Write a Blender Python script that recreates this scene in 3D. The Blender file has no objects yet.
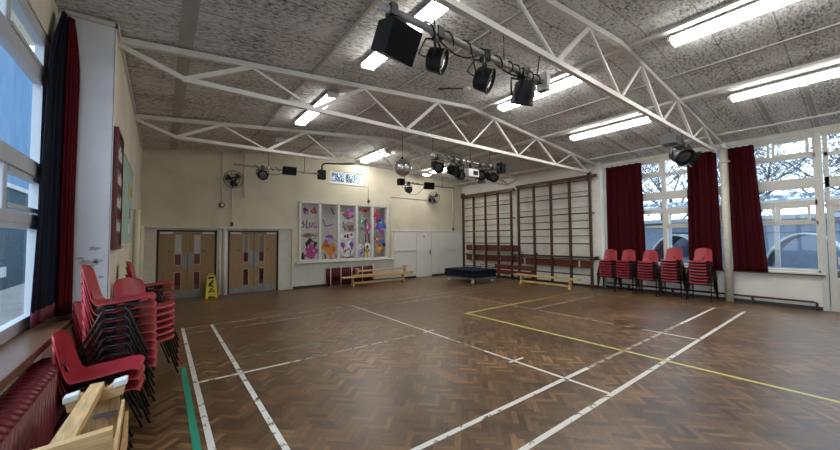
import bpy, bmesh, math, random
from mathutils import Vector, Matrix
random.seed(7)
R_ = math.radians
PI = math.pi
C = bpy.context.scene.collection

# ------------------------------------------------------------------ mesh builder
class MB:
    def __init__(s): s.bm = bmesh.new()
    def face(s, vs, smooth=False):
        try:
            f = s.bm.faces.new(vs); f.smooth = smooth; return f
        except ValueError: return None
    def box(s, lo, hi, M=None):
        x0,y0,z0 = lo; x1,y1,z1 = hi
        P = [(x0,y0,z0),(x1,y0,z0),(x1,y1,z0),(x0,y1,z0),(x0,y0,z1),(x1,y0,z1),(x1,y1,z1),(x0,y1,z1)]
        return s.hexa(P, M)
    def hexa(s, P, M=None):
        v = [s.bm.verts.new(M @ Vector(p) if M else p) for p in P]
        for q in ((3,2,1,0),(4,5,6,7),(0,1,5,4),(1,2,6,5),(2,3,7,6),(3,0,4,7)): s.face([v[i] for i in q])
        return s
    def bar(s, a, b, w, h, up=(0,0,1)):
        a = Vector(a); b = Vector(b); d = (b-a); L = d.length; d.normalize()
        up = Vector(up); x = d.cross(up)
        if x.length < 1e-5: x = d.cross(Vector((1,0,0)))
        x.normalize(); u = x.cross(d)
        M = Matrix((( d.x,x.x,u.x,a.x),(d.y,x.y,u.y,a.y),(d.z,x.z,u.z,a.z),(0,0,0,1)))
        return s.box((0,-w/2,-h/2),(L,w/2,h/2),M)
    def tube(s, pts, r, n=8, cap=True, closed=False):
        pts = [Vector(p) for p in pts]; m = len(pts)
        rr = r if isinstance(r,(list,tuple)) else [r]*m
        rings = []; prev = None
        for i,p in enumerate(pts):
            if closed: t = (pts[(i+1)%m]-pts[i-1])
            else: t = (pts[min(i+1,m-1)]-pts[max(i-1,0)])
            t.normalize()
            if prev is None:
                a = Vector((0,0,1)) if abs(t.z)<.9 else Vector((1,0,0))
                x = t.cross(a).normalized()
            else:
                x = prev - t*prev.dot(t)
                x = x.normalized() if x.length>1e-6 else t.cross(Vector((0,0,1))).normalized()
            prev = x; y = t.cross(x)
            rings.append([s.bm.verts.new(p+(x*math.cos(2*PI*k/n)+y*math.sin(2*PI*k/n))*rr[i]) for k in range(n)])
        for i in range(m if closed else m-1):
            A = rings[i]; B = rings[(i+1)%m]
            for k in range(n): s.face([A[k],A[(k+1)%n],B[(k+1)%n],B[k]], True)
        if cap and not closed:
            s.face(rings[0][::-1]); s.face(rings[-1])
        return s
    def cyl(s, a, b, r, r2=None, n=16): return s.tube([a,b],[r, r if r2 is None else r2],n)
    def lathe(s, prof, n=20, M=None, cap=True):
        rings = []
        for (r,z) in prof:
            rings.append([s.bm.verts.new((M @ Vector((r*math.cos(2*PI*k/n),r*math.sin(2*PI*k/n),z))) if M else (r*math.cos(2*PI*k/n),r*math.sin(2*PI*k/n),z)) for k in range(n)])
        for A,B in zip(rings,rings[1:]):
            for k in range(n): s.face([A[k],A[(k+1)%n],B[(k+1)%n],B[k]], True)
        if cap: s.face(rings[0][::-1]); s.face(rings[-1])
        return s
    def grid(s, P, smooth=True, skip=()):
        V = [[s.bm.verts.new(p) for p in row] for row in P]
        for i in range(len(P)-1):
            for j in range(len(P[0])-1):
                if (i,j) in skip: continue
                s.face([V[i][j],V[i][j+1],V[i+1][j+1],V[i+1][j]], smooth)
        return s
    def prism(s, poly, a, b, axis='y'):
        def mk(p,t): return {'y':(p[0],t,p[1]),'x':(t,p[0],p[1]),'z':(p[0],p[1],t)}[axis]
        A = [s.bm.verts.new(mk(p,a)) for p in poly]; B = [s.bm.verts.new(mk(p,b)) for p in poly]
        s.face(A); s.face(B[::-1]); n = len(poly)
        for k in range(n): s.face([A[k],B[k],B[(k+1)%n],A[(k+1)%n]])
        return s
    def sphere(s, c, r, n=16, m=10, sc=(1,1,1)):
        prof = [(max(1e-4,r*math.sin(PI*i/m)), -r*math.cos(PI*i/m)) for i in range(m+1)]
        return s.lathe(prof, n, Matrix.Translation(c) @ Matrix.Diagonal((*sc,1)), cap=False)
    def build(s, name, m, parent=None, bev=0, solid=0, label=None, loc=None):
        bmesh.ops.remove_doubles(s.bm, verts=s.bm.verts, dist=1e-6)
        bmesh.ops.recalc_face_normals(s.bm, faces=s.bm.faces)
        me = bpy.data.meshes.new(name); s.bm.to_mesh(me); s.bm.free()
        o = bpy.data.objects.new(name, me); C.objects.link(o); me.materials.append(m)
        if parent: o.parent = parent
        if solid:
            k = o.modifiers.new('Solidify','SOLIDIFY'); k.thickness = solid; k.offset = 0
        if bev:
            k = o.modifiers.new('Bevel','BEVEL'); k.width = bev; k.segments = 2; k.limit_method = 'ANGLE'; k.angle_limit = R_(50)
        if label: o['label'] = label
        if loc: o.location = loc
        return o

def tag(o, label=None, cat=None, group=None, kind=None):
    if label: o['label'] = label
    if cat: o['category'] = cat
    if group: o['group'] = group
    if kind: o['kind'] = kind
    return o
def thing(name, label, cat, loc=(0,0,0), rz=0, group=None, rot=None):
    o = bpy.data.objects.new(name, None); C.objects.link(o); o.empty_display_size = .1
    o.location = loc; o.rotation_euler = rot or (0,0,rz)
    return tag(o, label, cat, group)
def struct(o, label=None): return tag(o, label, None, None, 'structure')
KIDS = {}
def dup(root, loc, rz=0, label=None, group=None):
    r = root.copy(); C.objects.link(r); r.location = loc; r.rotation_euler = (0,0,rz)
    if label: r['label'] = label
    if group: r['group'] = group
    for ch in list(root.children):
        c = ch.copy(); C.objects.link(c); c.parent = r
        for g in list(ch.children):
            d = g.copy(); C.objects.link(d); d.parent = c
    return r

# ------------------------------------------------------------------ materials
def nt(name):
    m = bpy.data.materials.new(name); m.use_nodes = True
    n = m.node_tree.nodes; l = m.node_tree.links
    return m, n, l, n['Principled BSDF']
def mat(name, col, rough=.5, metal=0, var=.12, scale=6, bump=0, stretch=(1,1,1), spec=.5, bscale=None):
    m, n, l, b = nt(name)
    tc = n.new('ShaderNodeTexCoord'); mp = n.new('ShaderNodeMapping'); mp.inputs['Scale'].default_value = stretch
    no = n.new('ShaderNodeTexNoise'); no.inputs['Scale'].default_value = scale; no.inputs['Detail'].default_value = 5
    l.new(tc.outputs['Object'], mp.inputs['Vector']); l.new(mp.outputs[0], no.inputs['Vector'])
    r = n.new('ShaderNodeValToRGB'); e = r.color_ramp.elements
    e[0].position = .3; e[1].position = .7
    e[0].color = (*[max(0,c*(1-var)) for c in col],1); e[1].color = (*[min(1,c*(1+var)) for c in col],1)
    l.new(no.outputs['Fac'], r.inputs['Fac']); l.new(r.outputs['Color'], b.inputs['Base Color'])
    b.inputs['Roughness'].default_value = rough; b.inputs['Metallic'].default_value = metal
    b.inputs['Specular IOR Level'].default_value = spec
    if bump:
        bp = n.new('ShaderNodeBump'); bp.inputs['Strength'].default_value = bump; bp.inputs['Distance'].default_value = .01
        src = no
        if bscale:
            src = n.new('ShaderNodeTexNoise'); src.inputs['Scale'].default_value = bscale; l.new(mp.outputs[0], src.inputs['Vector'])
        l.new(src.outputs['Fac'], bp.inputs['Height']); l.new(bp.outputs[0], b.inputs['Normal'])
    return m
def emit(name, col, s):
    m, n, l, b = nt(name)
    b.inputs['Base Color'].default_value = (*col,1); b.inputs['Emission Color'].default_value = (*col,1); b.inputs['Emission Strength'].default_value = s
    return m
def glass(name, tint=(1,1,1), refl=.08):
    m, n, l, b = nt(name); n.remove(b)
    t = n.new('ShaderNodeBsdfTransparent'); t.inputs[0].default_value = (*tint,1)
    g = n.new('ShaderNodeBsdfGlossy'); g.inputs['Roughness'].default_value = .02
    lw = n.new('ShaderNodeLayerWeight'); lw.inputs[0].default_value = .5; M = NM(n,l); fac = M('ADD', .02, M('MULTIPLY', M('POWER', lw.outputs['Facing'], 5.0), .22))
    mx = n.new('ShaderNodeMixShader'); l.new(fac, mx.inputs[0]); l.new(t.outputs[0], mx.inputs[1]); l.new(g.outputs[0], mx.inputs[2])
    l.new(mx.outputs[0], n['Material Output'].inputs[0]); return m
class NM:
    def __init__(s, n, l): s.n = n; s.l = l
    def __call__(s, op, a, b=None, c=None):
        k = s.n.new('ShaderNodeMath'); k.operation = op
        for i,v in enumerate((a,b,c)):
            if v is None: continue
            if isinstance(v,(int,float)): k.inputs[i].default_value = v
            else: s.l.new(v, k.inputs[i])
        return k.outputs[0]

def herringbone():
    m, n, l, b = nt('parquet'); M = NM(n,l)
    tc = n.new('ShaderNodeTexCoord'); sx = n.new('ShaderNodeSeparateXYZ'); l.new(tc.outputs['Object'], sx.inputs[0])
    W = .055; N = 4.0; k = 1/(W*math.sqrt(2))
    u = M('MULTIPLY', M('ADD', sx.outputs[0], sx.outputs[1]), k); v = M('MULTIPLY', M('SUBTRACT', sx.outputs[1], sx.outputs[0]), k)
    i = M('FLOOR',u); j = M('FLOOR',v); fu = M('FRACT',u); fv = M('FRACT',v)
    kk = M('FLOORED_MODULO', M('SUBTRACT',i,j), 2*N)
    H = M('LESS_THAN', kk, N-.5)
    mm = M('SUBTRACT', kk, N); off = M('SUBTRACT', N-1, mm)
    def sel(a,bb): return M('ADD', M('MULTIPLY',H,a), M('MULTIPLY',M('SUBTRACT',1.0,H),bb))
    du = sel(M('ADD',kk,fu), M('ADD',off,fv)); dv = sel(fv,fu)
    ix = sel(M('SUBTRACT',i,kk), i); iy = sel(j, M('SUBTRACT',j,off))
    edge = M('MINIMUM', M('MINIMUM',dv,M('SUBTRACT',1.0,dv)), M('MINIMUM',du,M('SUBTRACT',N,du)))
    gap = M('LESS_THAN', edge, .035)
    cb = n.new('ShaderNodeCombineXYZ'); l.new(ix,cb.inputs[0]); l.new(iy,cb.inputs[1]); l.new(H,cb.inputs[2])
    wn = n.new('ShaderNodeTexWhiteNoise'); wn.noise_dimensions = '3D'; l.new(cb.outputs[0], wn.inputs['Vector'])
    # grain along the block
    gc = n.new('ShaderNodeCombineXYZ')
    l.new(M('MULTIPLY',du,.6), gc.inputs[0]); l.new(M('MULTIPLY',dv,5.0), gc.inputs[1]); l.new(M('MULTIPLY',wn.outputs['Value'],50.0), gc.inputs[2])
    gn = n.new('ShaderNodeTexNoise'); gn.inputs['Scale'].default_value = 1.6; gn.inputs['Detail'].default_value = 4; l.new(gc.outputs[0], gn.inputs['Vector'])
    big = n.new('ShaderNodeTexNoise'); big.inputs['Scale'].default_value = .55; big.inputs['Detail'].default_value = 6; l.new(tc.outputs['Object'], big.inputs['Vector'])
    t = M('ADD', M('ADD',.08,M('MULTIPLY',wn.outputs['Value'],.46)), M('ADD', M('MULTIPLY',M('SUBTRACT',gn.outputs['Fac'],.5),.6), M('MULTIPLY',M('SUBTRACT',big.outputs['Fac'],.45),1.0)))
    r = n.new('ShaderNodeValToRGB'); e = r.color_ramp.elements
    e[0].position = 0; e[0].color = (.048,.022,.009,1); e[1].position = 1; e[1].color = (.45,.255,.105,1)
    x = e.new(.42); x.color = (.140,.071,.028,1)
    l.new(t, r.inputs['Fac'])
    mx = n.new('ShaderNodeMix'); mx.data_type = 'RGBA'; l.new(M('MULTIPLY',gap,.8), mx.inputs['Factor']); l.new(r.outputs['Color'], mx.inputs['A']); mx.inputs['B'].default_value = (.03,.016,.008,1)
    l.new(mx.outputs['Result'], b.inputs['Base Color'])
    ro = M('ADD', .31, M('ADD', M('MULTIPLY',wn.outputs['Value'],.05), M('MULTIPLY',big.outputs['Fac'],.14)))
    l.new(ro, b.inputs['Roughness'])
    bp = n.new('ShaderNodeBump'); bp.inputs['Strength'].default_value = .35; bp.inputs['Distance'].default_value = .002
    l.new(M('ADD', M('MULTIPLY',M('SUBTRACT',1.0,gap),1.0), M('ADD',M('MULTIPLY',wn.outputs['Value'],.8),M('MULTIPLY',big.outputs['Fac'],2.0))), bp.inputs['Height']); l.new(bp.outputs[0], b.inputs['Normal'])
    b.inputs['Specular IOR Level'].default_value = .5
    b.inputs['Coat Weight'].default_value = .3; b.inputs['Coat Roughness'].default_value = .32
    return m
def paint_line(name, col, wear=.42):
    m, n, l, b = nt(name)
    tc = n.new('ShaderNodeTexCoord'); no = n.new('ShaderNodeTexNoise'); no.inputs['Scale'].default_value = 7; no.inputs['Detail'].default_value = 8; no.inputs['Roughness'].default_value = .65
    l.new(tc.outputs['Object'], no.inputs['Vector'])
    r = n.new('ShaderNodeValToRGB'); r.color_ramp.elements[0].position = wear-.03; r.color_ramp.elements[1].position = wear+.03
    l.new(no.outputs['Fac'], r.inputs['Fac'])
    tr = n.new('ShaderNodeBsdfTransparent'); mx = n.new('ShaderNodeMixShader')
    b.inputs['Base Color'].default_value = (*col,1); b.inputs['Roughness'].default_value = .4
    l.new(r.outputs['Color'], mx.inputs[0]); l.new(tr.outputs[0], mx.inputs[1]); l.new(b.outputs[0], mx.inputs[2]); l.new(mx.outputs[0], n['Material Output'].inputs[0])
    return m
def woodwool():
    m, n, l, b = nt('woodwool_ceiling'); M = NM(n,l)
    tc = n.new('ShaderNodeTexCoord'); sx = n.new('ShaderNodeSeparateXYZ'); l.new(tc.outputs['Object'], sx.inputs[0])
    mp = n.new('ShaderNodeMapping'); mp.inputs['Scale'].default_value = (.6,1.3,1); l.new(tc.outputs['Object'], mp.inputs['Vector'])
    a = n.new('ShaderNodeTexNoise'); a.inputs['Scale'].default_value = 26; a.inputs['Detail'].default_value = 5; a.inputs['Roughness'].default_value = .7; l.new(mp.outputs[0], a.inputs['Vector'])
    c = n.new('ShaderNodeTexNoise'); c.inputs['Scale'].default_value = 1.2; c.inputs['Detail'].default_value = 6; l.new(mp.outputs[0], c.inputs['Vector'])
    t = M('ADD', a.outputs['Fac'], M('MULTIPLY', M('SUBTRACT', c.outputs['Fac'], .5), .35))
    r = n.new('ShaderNodeValToRGB'); e = r.color_ramp.elements
    e[0].position = .36; e[0].color = (.17,.171,.172,1); e[1].position = .60; e[1].color = (.78,.78,.775,1)
    x = e.new(.45); x.color = (.54,.54,.537,1)
    l.new(t, r.inputs['Fac'])
    f = M('FRACT', M('MULTIPLY', sx.outputs[1], 1/.61)); j = M('LESS_THAN', f, .025)
    mx = n.new('ShaderNodeMix'); mx.data_type = 'RGBA'; l.new(M('MULTIPLY',j,.55), mx.inputs['Factor']); l.new(r.outputs['Color'], mx.inputs['A']); mx.inputs['B'].default_value = (.12,.115,.11,1)
    l.new(mx.outputs['Result'], b.inputs['Base Color']); b.inputs['Roughness'].default_value = .95; b.inputs['Specular IOR Level'].default_value = .1
    bp = n.new('ShaderNodeBump'); bp.inputs['Strength'].default_value = .4; bp.inputs['Distance'].default_value = .01; l.new(a.outputs['Fac'], bp.inputs['Height']); l.new(bp.outputs[0], b.inputs['Normal'])
    return m
def brickmat(name, c1, c2, mortar):
    m, n, l, b = nt(name)
    tc = n.new('ShaderNodeTexCoord'); mp = n.new('ShaderNodeMapping'); mp.inputs['Rotation'].default_value = (R_(90),0,R_(90))
    br = n.new('ShaderNodeTexBrick'); br.inputs['Scale'].default_value = 1; br.inputs['Brick Width'].default_value = .225; br.inputs['Row Height'].default_value = .075; br.inputs['Mortar Size'].default_value = .008
    br.inputs['Color1'].default_value = (*c1,1); br.inputs['Color2'].default_value = (*c2,1); br.inputs['Mortar'].default_value = (*mortar,1)
    sx = n.new('ShaderNodeSeparateXYZ'); cb = n.new('ShaderNodeCombineXYZ'); l.new(tc.outputs['Object'], sx.inputs[0])
    l.new(sx.outputs[1], cb.inputs[0]); l.new(sx.outputs[2], cb.inputs[1]); l.new(cb.outputs[0], br.inputs['Vector'])
    l.new(br.outputs['Color'], b.inputs['Base Color']); b.inputs['Roughness'].default_value = 1.0; b.inputs['Specular IOR Level'].default_value = .05
    return m
def woodmat(name, col, axis=0, rough=.45, var=.35, sc=9):
    st = [9,9,9]; st[axis] = .5
    return mat(name, col, rough, 0, var, sc*.8, stretch=tuple(st))
def wallmat(name, up, low, split, rough=.6):
    m, n, l, b = nt(name); M = NM(n,l)
    tc = n.new('ShaderNodeTexCoord'); sx = n.new('ShaderNodeSeparateXYZ'); l.new(tc.outputs['Object'], sx.inputs[0])
    no = n.new('ShaderNodeTexNoise'); no.inputs['Scale'].default_value = 1.5; no.inputs['Detail'].default_value = 8; l.new(tc.outputs['Object'], no.inputs['Vector'])
    g = M('GREATER_THAN', sx.outputs[2], split)
    mx = n.new('ShaderNodeMix'); mx.data_type = 'RGBA'; l.new(g, mx.inputs['Factor']); mx.inputs['A'].default_value = (*low,1); mx.inputs['B'].default_value = (*up,1)
    m2 = n.new('ShaderNodeMix'); m2.data_type = 'RGBA'; m2.blend_type = 'MULTIPLY'; m2.inputs['Factor'].default_value = 1
    r = n.new('ShaderNodeValToRGB'); r.color_ramp.elements[0].position = .25; r.color_ramp.elements[0].color = (.84,.83,.81,1); r.color_ramp.elements[1].position = .6; r.color_ramp.elements[1].color = (1,1,1,1)
    l.new(no.outputs['Fac'], r.inputs['Fac']); l.new(mx.outputs['Result'], m2.inputs['A']); l.new(r.outputs['Color'], m2.inputs['B'])
    l.new(m2.outputs['Result'], b.inputs['Base Color']); b.inputs['Roughness'].default_value = rough; b.inputs['Specular IOR Level'].default_value = .3
    bp = n.new('ShaderNodeBump'); bp.inputs['Strength'].default_value = .08; l.new(no.outputs['Fac'], bp.inputs['Height']); l.new(bp.outputs[0], b.inputs['Normal'])
    return m

PARQ = herringbone(); WOOL = woodwool()
CREAM = wallmat('cream_wall', (.70,.645,.50), (.72,.70,.64), .84)
CREAM_L = wallmat('cream_wall_side', (.70,.65,.52), (.70,.66,.55), 1.0)
WHITE_W = wallmat('white_wall', (.80,.775,.70), (.78,.765,.71), .8)
WHITE = mat('white_gloss', (.76,.76,.74), .4, var=.04)
TRUSSM = mat('cream_steel', (.70,.685,.645), .45, var=.06)
TRIMG = mat('grey_strip', (.40,.385,.36), .7, var=.08)
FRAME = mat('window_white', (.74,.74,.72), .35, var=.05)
FRAMEW = mat('window_white_backlit', (.60,.585,.535), .4, var=.05)  # white darkened to stand for frames seen against the daylight
FRAMEL = mat('window_white_dimmed', (.44,.47,.52), .4, var=.05)  # white frame darkened and blued to offset the strong daylight on it
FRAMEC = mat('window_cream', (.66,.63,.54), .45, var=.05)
BLACK = mat('matt_black', (.006,.006,.007), .55, var=.2, spec=.25)
BLACKM = mat('black_metal', (.012,.012,.013), .38, 0, var=.2, spec=.35)
GRILLE = mat('black_grille', (.004,.004,.005), .75, var=.4, scale=200, spec=.15)
STEEL = mat('steel', (.45,.44,.42), .35, .9, var=.1)
GREYP = mat('grey_pipe', (.33,.305,.28), .45, .15, var=.1)
RED = mat('red_plastic', (.35,.026,.038), .38, var=.08, scale=4)
REDD = mat('dark_red_paint', (.145,.008,.016), .35, var=.1)
CURT = mat('red_curtain', (.046,.0035,.006), .9, var=.2, scale=14, spec=.1)
NAVY = mat('navy_lining', (.006,.009,.020), .85, var=.2, spec=.15)
OAK = woodmat('oak_door', (.33,.21,.105), 2, .42, .14)
BENCHX = woodmat('bench_wood_across', (.60,.40,.20), 0, .5, .25)
BENCHY = woodmat('bench_wood_long', (.60,.40,.20), 1, .5, .25)
BENCHYEL = woodmat('bench_yellow_wood', (.66,.44,.16), 1, .4, .15)
BARW = woodmat('wall_bar_wood', (.060,.025,.012), 2, .45, .3)
BARH = woodmat('rung_wood', (.085,.035,.016), 1, .45, .3)
PLANK = woodmat('dark_red_plank', (.115,.028,.016), 1, .42, .25)
SILLW = woodmat('sill_wood', (.16,.085,.045), 1, .3, .3)
GLASS = glass('window_glass')
TUBE_ON = emit('lit_diffuser', (1,.975,.93), 34)
TUBE_DIM = emit('lit_diffuser_dimmed', (1,.97,.92), 15)  # strength lowered on the left lamps to darken that side of the hall
TUBE_OFF = mat('unlit_diffuser', (.55,.54,.50), .4, var=.03)
YEL = mat('yellow_plastic', (.62,.50,.02), .4, var=.05)
MATB = mat('navy_vinyl', (.008,.012,.028), .6, var=.2, spec=.2)
KICK = mat('grey_kick_plate', (.27,.28,.29), .4, .5, var=.1)
SKIRT = mat('dark_skirting', (.03,.026,.024), .5)
LINEW = paint_line('white_line_paint', (.74,.72,.66), .40)
LINEW2 = paint_line('worn_white_line_paint', (.42,.37,.29), .45)
LINEY = paint_line('yellow_line_paint', (.62,.60,.16), .30)
LINEYW = paint_line('worn_yellow_line_paint', (.45,.36,.16), .47)
LINEG = paint_line('green_line_paint', (.02,.30,.18), .30)
LINEGF = paint_line('faded_green_line_paint', (.06,.24,.14), .50)
LINER = paint_line('red_line_paint', (.26,.045,.05), .47)
# ------------------------------------------------------------------ room shell
XL, XR, XW, YB = -.44, 11.1, 11.35, 11.3
def zc(x): return 4.56 - .095*abs(x-5.36)
b = MB()
b.box((-1.1,-3.7,-.12),(11.6,11.5,0))
floor = struct(b.build('floor', PARQ))
b = MB()
for (x0,x1) in ((-1.1,5.36),(5.36,11.6)):
    b.hexa([(x0,-3.7,zc(x0)),(x1,-3.7,zc(x1)),(x1,11.5,zc(x1)),(x0,11.5,zc(x0)),(x0,-3.7,zc(x0)+.15),(x1,-3.7,zc(x1)+.15),(x1,11.5,zc(x1)+.15),(x0,11.5,zc(x0)+.15)])
struct(b.build('ceiling', WOOL))
b = MB()
TOP = 3.99
b.box((-.96,4.9,0),(XL,11.5,TOP)); b.box((-1.1,-3.7,0),(-.74,4.9,.80)); b.box((-1.1,-3.7,3.52),(-.88,4.9,3.965))
wl = struct(b.build('wall_left', CREAM_L))
b = MB(); b.box((-.90,4.889,.86),(-.44,4.9,3.92)); b.box((-.445,4.889,.0),(-.437,4.95,3.92)); b.build('pier_face', mat('white_pier_daylight_tint',(.74,.75,.80),.55,var=.04), wl)  # white paint tinted blue, putting the window's daylight into the face colour
# scars of torn paper on the pier
b = MB()
for (x,z,w,h) in ((-.56,1.52,.06,.03),(-.60,1.36,.09,.06),(-.53,1.39,.05,.03),(-.66,1.42,.05,.02),(-.50,1.22,.03,.02)):
    b.prism([(x+w*math.cos(a)*(.7+.3*math.sin(3*a+x*9)), z+h*math.sin(a)*(.7+.3*math.cos(5*a+z*7))) for a in [k*PI/6 for k in range(12)]], 4.886, 4.8895)
b.build('paint_scar', mat('scar_grey', (.42,.42,.44), .8, var=.3, scale=30), wl, label='bare patches where paper was torn off')
b = MB(); T = 4.0
def upto(x0,x1,z0):
    for (a,c) in ([(x0,x1)] if (x1<=5.36 or x0>=5.36) else [(x0,5.36),(5.36,x1)]):
        b.prism([(a,z0),(c,z0),(c,zc(c)+.06),(a,zc(a)+.06)],YB,YB+.2)
upto(-1.1,-.38,0); upto(-.38,3.38,1.94); upto(3.38,3.64,0); upto(4.68,6.05,4.02); upto(3.64,4.68,2.84); upto(6.05,7.0,2.84); upto(7.0,11.1,0)
b.box((3.64,YB,0),(7.0,YB+.2,.87)); b.box((4.68,YB,2.84),(6.05,YB+.2,3.6))
struct(b.build('wall_back', CREAM))
b = MB()
b.box((XR,5.08,0),(11.6,11.5,4.02)); b.box((XW,.56,0),(11.6,5.08,.76)); b.box((XW,-3.7,3.86),(11.6,5.08,3.985)); b.box((XW,-3.7,0),(11.6,-.62,.76))
struct(b.build('wall_right', WHITE_W))
b = MB(); b.prism([(-1.1,0),(11.6,0),(11.6,4.02),(5.36,4.62),(-1.1,3.99)],-3.7,-3.6)
struct(b.build('wall_front', CREAM_L))
# skirtings
b = MB(); b.box((3.42,YB-.02,0),(8.38,YB,.075)); b.box((9.24,YB-.02,0),(XR,YB,.075)); struct(b.build('baseboard_back', SKIRT))
b = MB(); b.box((XR-.02,5.08,0),(XR,YB,.075)); b.box((XW-.02,.6,0),(XW,5.08,.075)); struct(b.build('baseboard_right', SKIRT))
b = MB(); b.box((XL,4.95,0),(XL+.018,YB,.075)); struct(b.build('baseboard_left', SKIRT))

# floor markings: painted lines, children of the floor
def line(name, p, q, w, m):
    b = MB(); (x0,y0),(x1,y1) = p,q
    if x0==x1: b.box((x0-w/2,min(y0,y1),.0002),(x0+w/2,max(y0,y1),.0015))
    else: b.box((min(x0,x1),y0-w/2,.0002),(max(x0,x1),y0+w/2,.0015))
    b.build(name, m, floor)
h = .0003
for n,p,q,w,m in [
 ('white_line',(.34,-3.5),(.34,7.6),.05,LINEW),('white_line',(.79,-3.5),(.79,7.6),.05,LINEW),
 ('white_line',(.34,1.63),(9.98,1.63),.05,LINEW),('white_line',(.79,2.13),(4.2,2.13),.05,LINEW),('worn_white_line',(4.2,2.13),(7.6,2.13),.05,LINEW2),('white_line',(7.6,2.13),(9.98,2.13),.05,LINEW),
 ('worn_white_line',(.34,7.57),(9.9,7.57),.04,LINEW2),('worn_white_line',(.34,7.10),(9.9,7.10),.04,LINEW2),
 ('white_line',(3.69,4.1),(3.69,7.59),.035,LINEW),('white_line',(3.69,1.65),(3.69,3.35),.04,LINEW),('worn_white_line',(3.69,3.35),(3.69,4.1),.035,LINEW2),
 ('white_line',(3.60,4.65),(3.84,4.65),.03,LINEW),('white_line',(3.60,2.84),(3.88,2.84),.035,LINEW),
 ('worn_white_line',(6.69,2.4),(6.69,7.1),.035,LINEW2),('white_line',(6.69,1.65),(6.69,2.9),.035,LINEW),
 ('white_line',(.34,4.61),(1.5,4.61),.04,LINEW),('worn_white_line',(1.5,4.61),(3.66,4.61),.04,LINEW2),('worn_white_line',(6.7,4.60),(9.9,4.60),.035,LINEW2),
 ('worn_yellow_line',(9.9,1.63),(9.9,7.57),.04,LINEYW),
 ('yellow_line',(5.23,-3.5),(5.23,5.27),.05,LINEY),('yellow_line',(5.25,5.24),(7.6,5.24),.045,LINEY),('worn_yellow_line',(7.6,5.24),(9.9,5.24),.045,LINEYW),
 ('worn_yellow_line',(6.5,8.0),(10.3,8.0),.04,LINEYW),
 ('green_line',(.25,-3.5),(.25,5.25),.055,LINEG),('red_line',(.235,5.4),(.235,7.12),.055,LINER),
 ('faded_green_line',(.30,5.21),(5.2,5.21),.03,LINEGF)]: line(n,p,q,w,m)

# ceiling strips (trim)
def strip(i, x, w, d, m):
    b = MB(); z0 = zc(x-w/2); z1 = zc(x+w/2)
    if abs(x-5.36) < w/2: z0 = z1 = zc(x)
    b.hexa([(x-w/2,-3.6,z0-d),(x+w/2,-3.6,z1-d),(x+w/2,YB,z1-d),(x-w/2,YB,z0-d),(x-w/2,-3.6,z0),(x+w/2,-3.6,z1),(x+w/2,YB,z1),(x-w/2,YB,z0)])
    struct(b.build('trim_%d'%i, m))
for i,(x,w,d,m) in enumerate([(.20,.15,.012,TRIMG),(1.83,.045,.02,TRIMG),(3.45,.045,.02,TRIMG),(5.66,.09,.035,TRUSSM),(7.05,.05,.02,TRIMG),(8.10,.17,.045,TRUSSM),(10.62,.07,.03,TRUSSM)]): strip(i+1,x,w,d,m)
# cross battens between the boards near the window side
for i,(y) in enumerate((.55,1.15,2.75,3.4,4.0)):
    b = MB(); xa,xb = 8.9,11.3
    b.hexa([(xa,y-.035,zc(xa)-.012),(xb,y-.035,zc(xb)-.012),(xb,y+.035,zc(xb)-.012),(xa,y+.035,zc(xa)-.012),(xa,y-.035,zc(xa)),(xb,y-.035,zc(xb)),(xb,y+.035,zc(xb)),(xa,y+.035,zc(xa))])
    struct(b.build('trim_%d'%(20+i), TRIMG))
# left top moulding over the pier
b = MB(); b.box((-.83,4.87,3.925),(-.42,4.9,3.965)); b.box((-.44,4.87,3.925),(-.415,YB,3.985)); struct(b.build('trim_30', TRUSSM))

# ------------------------------------------------------------------ left window
def panes(name_parent, rects, X):
    for (y0,y1,z0,z1) in rects:
        b = MB(); b.box((X-.003,y0,z0),(X+.003,y1,z1)); b.build('pane', GLASS, name_parent)
b = MB()
X0,X1 = -.95,-.89
b.box((X0,-3.6,.86),(X1,4.9,.93)); b.box((X0,-3.6,3.42),(X1,4.9,3.52)); b.box((X0,4.55,.93),(X1,4.9,3.42))
ymul = [3.62,1.9,.2,-1.5,-3.2]
ya = 4.55
rects = []
for k,ym in enumerate(ymul):
    b.box((X0,ym-.07,.93),(X1+.01,ym+.07,3.42)) if k else None
    yb = ym+.07
    if k==0: yb = 1.97
    if k==1: ya = 1.83
    b.box((X0,yb,3.05),(X1,ya,3.16)); b.box((X0,yb,2.16),(X1+.01,ya,2.26)); b.box((X0,yb,1.74),(X1+.01,ya,1.83))
    if k==0:
        b.box((X0,3.58,3.16),(X1,3.67,3.42)); b.box((X0,3.66,1.83),(X1,3.73,2.16))
    rects += [(yb,ya,.93,1.74),(yb,ya,1.83,2.16),(yb,ya,2.26,3.05),(yb,ya,3.16,3.42)]
    ya = ym-.07
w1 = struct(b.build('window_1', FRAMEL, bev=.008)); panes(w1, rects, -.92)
# inner casement rims, in the same darkened white as the frame
b = MB()
for (y0,y1,z0,z1) in [(3.0,4.55,.93,1.74),(3.75,4.55,1.85,2.15),(2.6,4.55,2.26,3.05),(3.69,4.55,3.16,3.42)]:
    for (a,c,d,e) in ((y0,y1,z0,z0+.035),(y0,y1,z1-.035,z1),(y1-.06,y1,z0+.035,z1-.035)): b.box((-.945,a,d),(-.885,c,e))
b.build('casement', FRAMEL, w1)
b = MB(); b.box((-.97,-3.6,.80),(-.66,4.9,.86)); struct(b.build('trim_31', SILLW, bev=.006))

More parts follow.
